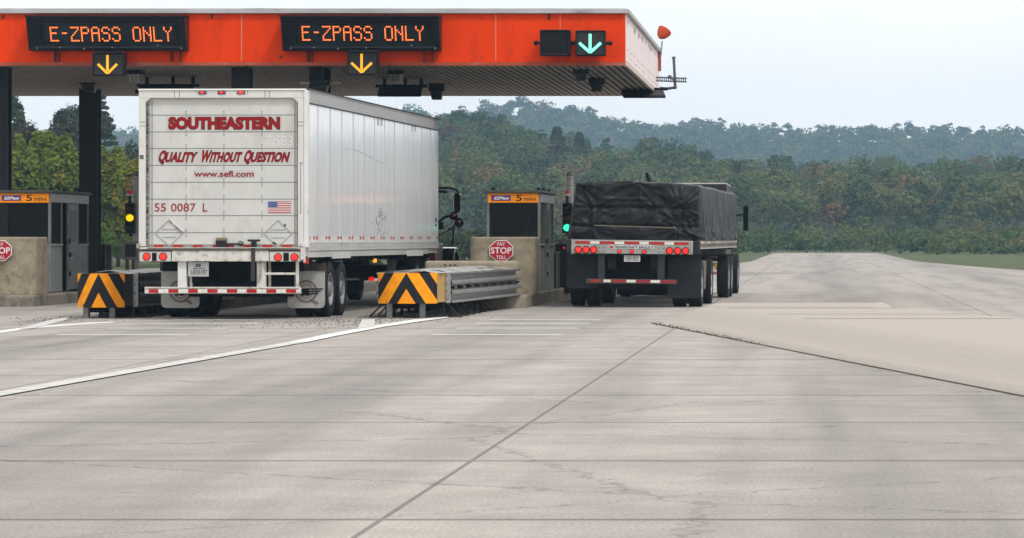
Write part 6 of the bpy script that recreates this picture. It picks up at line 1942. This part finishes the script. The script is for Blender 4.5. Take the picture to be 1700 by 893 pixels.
near_leaf = leaf_mat('sapling_leaf', [(0.024, 0.045, 0.010), (0.065, 0.115, 0.016), (0.125, 0.190, 0.024), (0.20, 0.245, 0.030), (0.27, 0.17, 0.030)], 0.38)
dark_leaf = leaf_mat('dark_leaf', [(0.014, 0.026, 0.014), (0.030, 0.050, 0.022), (0.055, 0.075, 0.030), (0.085, 0.085, 0.040)], 0.3)
brown_leaf = leaf_mat('brown_leaf', [(0.030, 0.028, 0.018), (0.055, 0.050, 0.030), (0.085, 0.065, 0.042), (0.12, 0.075, 0.05)], 0.3)
wood_leaf = leaf_mat('wood_leaf', [(0.012, 0.034, 0.016), (0.040, 0.076, 0.026), (0.085, 0.125, 0.036), (0.145, 0.155, 0.048), (0.22, 0.095, 0.050)], 0.3)
def trunk_mesh(rs, x, y, z0, h, crown_c, rx_, rz_, r0):
    mb = MB()
    pts = [Vector((x, y, z0))]
    for i in range(1, 5):
        pts.append(Vector((x + rs.normal() * r0 * 0.8, y + rs.normal() * r0 * 0.8, z0 + h * 0.8 * i / 4)))
    for i in range(4): mb.cyl(pts[i], pts[i + 1], r0 * (1 - 0.22 * i), 8, r0 * (1 - 0.22 * (i + 1)))
    for k in range(7):
        t = 0.3 + 0.6 * rs.rand(); b = pts[0].lerp(pts[-1], t)
        a = rs.rand() * 2 * math.pi
        e = b + Vector((math.cos(a) * rx_ * 0.7, math.sin(a) * rx_ * 0.7, rz_ * (0.25 + 0.4 * rs.rand())))
        m_ = b.lerp(e, 0.5) + Vector((0, 0, -0.05 * rx_))
        mb.cyl(b, m_, r0 * 0.36, 6, r0 * 0.24).cyl(m_, e, r0 * 0.24, 6, r0 * 0.08)
    return mb
def tree(label, px, Y, top_py, w_px, base_frac, leaf_m, n, leaf, tint, seed, kind='round', lobes=26, z0=0.0, group=None, name='tree', lobe_r=0.42, ycorr=None):
    rs = np.random.RandomState(seed)
    x = PX(px, Y)
    h = PZ(top_py, Y) - z0
    rx_ = w_px * Y / FPX / 2
    cz = z0 + h * (base_frac + (1 - base_frac) / 2)
    rz_ = h * (1 - base_frac) / 2
    root = thing(name, label, 'tree', (x, Y, z0), 0, group)
    trunk_mesh(rs, x, Y, z0 - 0.1, h, cz, rx_, rz_, 0.035 * h / 2).build('trunk', bark, root, smooth=True)
    p, nn, tt = crown_points(rs, (0, 0, cz - z0), rx_, rx_ * 0.9, rz_, lobes, n, lobe_r, kind)
    quads_object('crown', p, nn, leaf * (0.6 + 0.8 * rs.rand(len(p))), np.clip(tint + tt + (0.08 if leaf_m is near_leaf else 0), 0, 1), leaf_m, root)
    return root
G1 = 'young trees behind the left toll booth'
yl = [(-150, 172, 208, 120, .52), (-95, 178, 200, 110, .45), (-30, 176, 205, 110, .5), (30, 180, 213, 92, .55), (72, 182, 202, 88, .50), (118, 178, 206, 90, .56), (160, 184, 218, 84, .55), (196, 180, 233, 78, .66), (228, 176, 246, 80, .72), (290, 184, 240, 110, .6), (360, 180, 230, 110, .52), (430, 178, 236, 110, .5)]
lab = ['bright green young tree far left beyond the booth roof', 'bright green young tree left of the left picture edge', 'pale green young tree at the very left picture edge', 'yellow green young tree just above the left booth sign', 'tallest bright green young tree between the two left columns', 'yellow green young tree just left of the tall black column',
       'green young tree hidden behind the tall black column', 'orange tinged young tree just right of the tall black column', 'yellow and orange young tree behind the yellow traffic signal', 'green young tree behind the left rear corner of the trailer', 'green young tree hidden behind the white trailer door', 'olive young tree hidden behind the white trailer']
for i, (px, Y, tp, wpx, tn) in enumerate(yl):
    if i in (0, 1, 10, 11): continue
    tree(lab[i], px, Y, tp, wpx, 0.04, near_leaf, 9500 if 2 <= i <= 9 else 5000, 0.135, tn, 100 + i, lobes=58, group=G1, lobe_r=0.30)
G2 = 'dark trees behind the young green ones'
tree('brown leaved tree showing above the left green trees, nearest the left edge', 48, 232, 186, 92, 0.25, brown_leaf, 6500, 0.16, 0.42, 201, lobes=42, group=G2, lobe_r=0.32)
tree('dark brown leaved tree left of the tall black column, over bright green ones', 104, 236, 189, 80, 0.25, brown_leaf, 6500, 0.16, 0.36, 202, lobes=42, group=G2, lobe_r=0.32)
tree('tall slim green tree at the left edge between fascia and booth', 20, 268, 146, 50, 0.40, dark_leaf, 5200, 0.17, 0.60, 203, lobes=30, group=G2, lobe_r=0.34)
tree('tall airy dark tree whose top reaches the canopy left of the black column', 124, 272, 150, 92, 0.30, dark_leaf, 8000, 0.17, 0.45, 204, lobes=46, group=G2, lobe_r=0.30)
tree('dark pine sloping down to the right of the tall black column', 166, 268, 152, 110, 0.10, dark_leaf, 9500, 0.17, 0.38, 205, kind='cone', lobes=90, group=G2, name='pine_tree')
tree('small dark green tree beside the white trailer under the blue ridge', 222, 262, 226, 52, 0.10, dark_leaf, 4200, 0.17, 0.52, 206, lobes=30, group=G2)
# undergrowth closing the foot of the left trees
rs = np.random.RandomState(77)
cs, ns, ts, ss = [], [], [], []
for k in range(230):
    px = rs.uniform(-260, 480); Y = rs.uniform(168, 222)
    p, nn, tt = crown_points(rs, (PX(px, Y), Y, rs.uniform(0.5, 1.9)), 1.1, 1.0, 1.0, 5, 150, 0.55)
    cs.append(p); ns.append(nn); ts.append(np.clip(0.42 + rs.normal() * 0.14 + tt, 0, 1)); ss.append(0.13 * (0.6 + 0.8 * rs.rand(len(p))))
o = quads_object('undergrowth', np.concatenate(cs), np.concatenate(ns), np.concatenate(ss), np.concatenate(ts), near_leaf)
tag(o, 'mixed green undergrowth at the foot of the trees on the left', 'undergrowth', kind='stuff')

cs, ns, ts, ss = [], [], [], []
for k in range(190):
    Y = rs.uniform(158, 215); X_ = rs.uniform(-22, -4.2)
    p, nn, tt = crown_points(rs, (X_, Y, rs.uniform(0.3, 0.9 + 0.5 * rs.rand())), 0.9, 0.9, 0.75, 5, 110, 0.55)
    cs.append(p); ns.append(nn); ts.append(np.clip(0.40 + rs.normal() * 0.12 + tt, 0, 1)); ss.append(0.12 * (0.6 + 0.8 * rs.rand(len(p))))
o = quads_object('brush', np.concatenate(cs), np.concatenate(ns), np.concatenate(ss), np.concatenate(ts), dark_leaf)
tag(o, 'low grey green brush along the roadside beyond the toll islands', 'brush', kind='stuff')

cs, ns, ts, ss = [], [], [], []
for k in range(260):
    Y = rs.uniform(300, 408); X_ = rs.uniform(-8, 40)
    if -4 < X_ < 7 and Y < 332: X_ += 12
    hh = rs.uniform(0.5, 1.5) * (1 + (Y - 300) / 120)
    p, nn, tt = crown_points(rs, (X_, Y, hh * 0.6), 1.5, 1.4, hh, 6, 120, 0.5)
    cs.append(p); ns.append(nn); ts.append(np.clip(0.46 + rs.normal() * 0.15 + tt, 0, 1)); ss.append(0.2 * (0.6 + 0.8 * rs.rand(len(p))))
o = quads_object('scrub', np.concatenate(cs), np.concatenate(ns), np.concatenate(ss), np.concatenate(ts), wood_leaf)
tag(o, 'rough green scrub at the foot of the wooded hill', 'scrub', kind='stuff')

# wooded hillside to the right: single trees one can pick out, and the rest of the wood as one mass
G3 = 'trees of the near wooded hill'
def hill_tree(label, px, Y, top_py, w_px, h_px, leaf_m, n, tint, seed, kind='round', lobes=26, name='tree'):
    x = PX(px, Y)
    z0 = mid_z(x, Y)
    zt = PZ(top_py, Y)
    z0 = min(z0, zt - h_px * Y / FPX)
    h = zt - z0
    bf = max(0.02, 1 - h_px * Y / FPX / h)
    return tree(label, px, Y, top_py, w_px, bf, leaf_m, n, 0.30, tint, seed, kind, lobes, z0, G3, name, 0.34)
hill_tree('broad dark green tree on the skyline just right of the trailer front', 766, 596, 181, 52, 62, wood_leaf, 2600, 0.28, 301)
hill_tree('tall dark green tree on the skyline under the canopy lamp', 797, 592, 180, 46, 70, wood_leaf, 2600, 0.26, 302)
hill_tree('biggest dark skyline tree, left of the notch in the near hill', 834, 588, 179, 60, 96, wood_leaf, 3200, 0.25, 303)
hill_tree('reddish brown crown beside the upper front corner of the trailer', 752, 560, 206, 48, 44, brown_leaf, 2200, 0.82, 304)
hill_tree('rounded green tree with a rusty top, alone in the notch', 884, 575, 211, 46, 52, wood_leaf, 2600, 0.40, 305)
hill_tree('tall blue green conifer on the near hill, left of the orange tree', 925, 520, 213, 96, 165, dark_leaf, 6500, 0.46, 306, 'cone', 110, 'conifer')
hill_tree('second blue green conifer behind the right booth roof', 962, 540, 221, 72, 115, dark_leaf, 4600, 0.42, 307, 'cone', 90, 'conifer')
hill_tree('pale olive round tree above the right end of the trailer', 792, 452, 272, 62, 92, wood_leaf, 3200, 0.62, 308)
hill_tree('round olive tree just left of the right toll booth', 752, 446, 256, 56, 100, wood_leaf, 3000, 0.52, 309)
hill_tree('orange red autumn tree above the tarped load', 1040, 545, 253, 46, 42, wood_leaf, 2400, 0.93, 310)
hill_tree('small coral red autumn tree right below the orange one', 1062, 520, 268, 34, 34, wood_leaf, 1700, 1.0, 311)
hill_tree('dark green skyline tree above the right half of the tarp', 1079, 590, 228, 44, 56, wood_leaf, 2500, 0.30, 312)
hill_tree('wide dark green tree at the right end of the near hill', 1132, 575, 241, 72, 84, wood_leaf, 3200, 0.33, 313)
hill_tree('mid green tree above the tarp, left of the orange autumn tree', 1000, 548, 240, 54, 70, wood_leaf, 2700, 0.45, 314)
hill_tree('light green tree behind the right booth amber sign', 866, 448, 284, 64, 92, wood_leaf, 3000, 0.58, 315)
hill_tree('olive green tree with tan patches at the far right of the photo', 1176, 500, 258, 56, 84, wood_leaf, 2800, 0.55, 316)
rs = np.random.RandomState(12)
cs, ns, ts, ss = [], [], [], []
cnt = 0
y = YM0 + 6
while y < YM1 + 6:
    px0 = -250 if y > 440 else 250
    xa, xb = PX(-250, y), PX(1760, y) if y < 900 else 0
    x = xa
    xend = 186.0
    while x < xend:
        inview = x < PX(1740, y)
        step = 5.3 if inview else 6.5
        xx, yy = x + rs.normal() * 0.9, y + rs.normal() * 1.2
        z0 = mid_z(xx, yy)
        h = rs.uniform(7.2, 9.8)
        if y > YM1 - 12: h = rs.uniform(6.2, 9.0)
        w_ = rs.uniform(2.4, 4.3)
        tint = 0.40 + rs.normal() * 0.13 + (0.14 if y < 480 else 0)
        if rs.rand() < 0.022: tint = 0.88 + rs.rand() * 0.1
        n_ = 1050 if inview else 150
        cone = rs.rand() < 0.16
        p, nn, tt = crown_points(rs, (xx, yy, z0 + h * 0.56), w_, w_ * 0.9, h * 0.46, (44 if cone else 13) if inview else 8, n_, 0.46, 'cone' if cone else 'round')
        cs.append(p); ns.append(nn); ts.append(np.clip(tint + tt * 0.9, 0, 1)); ss.append((0.27 if inview else 0.7) * (0.6 + 0.8 * rs.rand(len(p))))
        x += step * rs.uniform(0.8, 1.25); cnt += 1
    y += 9.5
o = quads_object('wood', np.concatenate(cs), np.concatenate(ns), np.concatenate(ss), np.concatenate(ts), wood_leaf)
tag(o, 'dense mixed green wood covering the near hillside beyond the toll plaza', 'wood', kind='stuff')
# far ridge
cs, ns, ts, ss = [], [], [], []
y = YR0 - 40
while y < YR1 + 8:
    x = PX(-150, y)
    while x < 470:
        inv = x < PX(1760, y)
        xx, yy = x + rs.normal() * 1.5, y + rs.normal() * 3
        z0 = far_z(xx, yy)
        h = rs.uniform(5.5, 8.8) if y < YR1 - 15 else rs.choice([5.6, 6.2, 6.8, 8.0]) * rs.uniform(0.92, 1.06)
        w_ = rs.uniform(2.6, 4.6)
        tint = np.clip(0.45 + rs.normal() * 0.13, 0, 1)
        if rs.rand() < 0.02: tint = 0.85
        p, nn, tt = crown_points(rs, (xx, yy, z0 + h * 0.55), w_, w_, h * 0.52, 11 if inv else 6, 190 if inv else 60, 0.46)
        cs.append(p); ns.append(nn); ts.append(np.clip(tint + tt, 0, 1)); ss.append((0.66 if inv else 1.3) * (0.6 + 0.8 * rs.rand(len(p))))
        x += rs.uniform(4.0, 6.5) * (1 if inv else 1.5)
    y += 12
o = quads_object('far_forest', np.concatenate(cs), np.concatenate(ns), np.concatenate(ss), np.concatenate(ts), wood_leaf)
tag(o, 'blue hazy forest covering the distant ridge', 'forest', kind='stuff')

# ------------------------------------------------------------------ haze
hm = bpy.data.materials.new('haze_air')
hm.use_nodes = True
hn = hm.node_tree.nodes; hn.clear()
ho = hn.new('ShaderNodeOutputMaterial'); hv = hn.new('ShaderNodeVolumePrincipled')
hv.inputs['Color'].default_value = (0.48, 0.74, 1.0, 1)
hv.inputs['Density'].default_value = 0.00032
hv.inputs['Anisotropy'].default_value = 0.1
hm.node_tree.links.new(hv.outputs[0], ho.inputs['Volume'])
hz = MB().box(-700, 700, -90, 1910, -1.4, 82).build('haze', hm)
tag(hz, 'pale blue haze over the far hills', 'haze', kind='stuff')
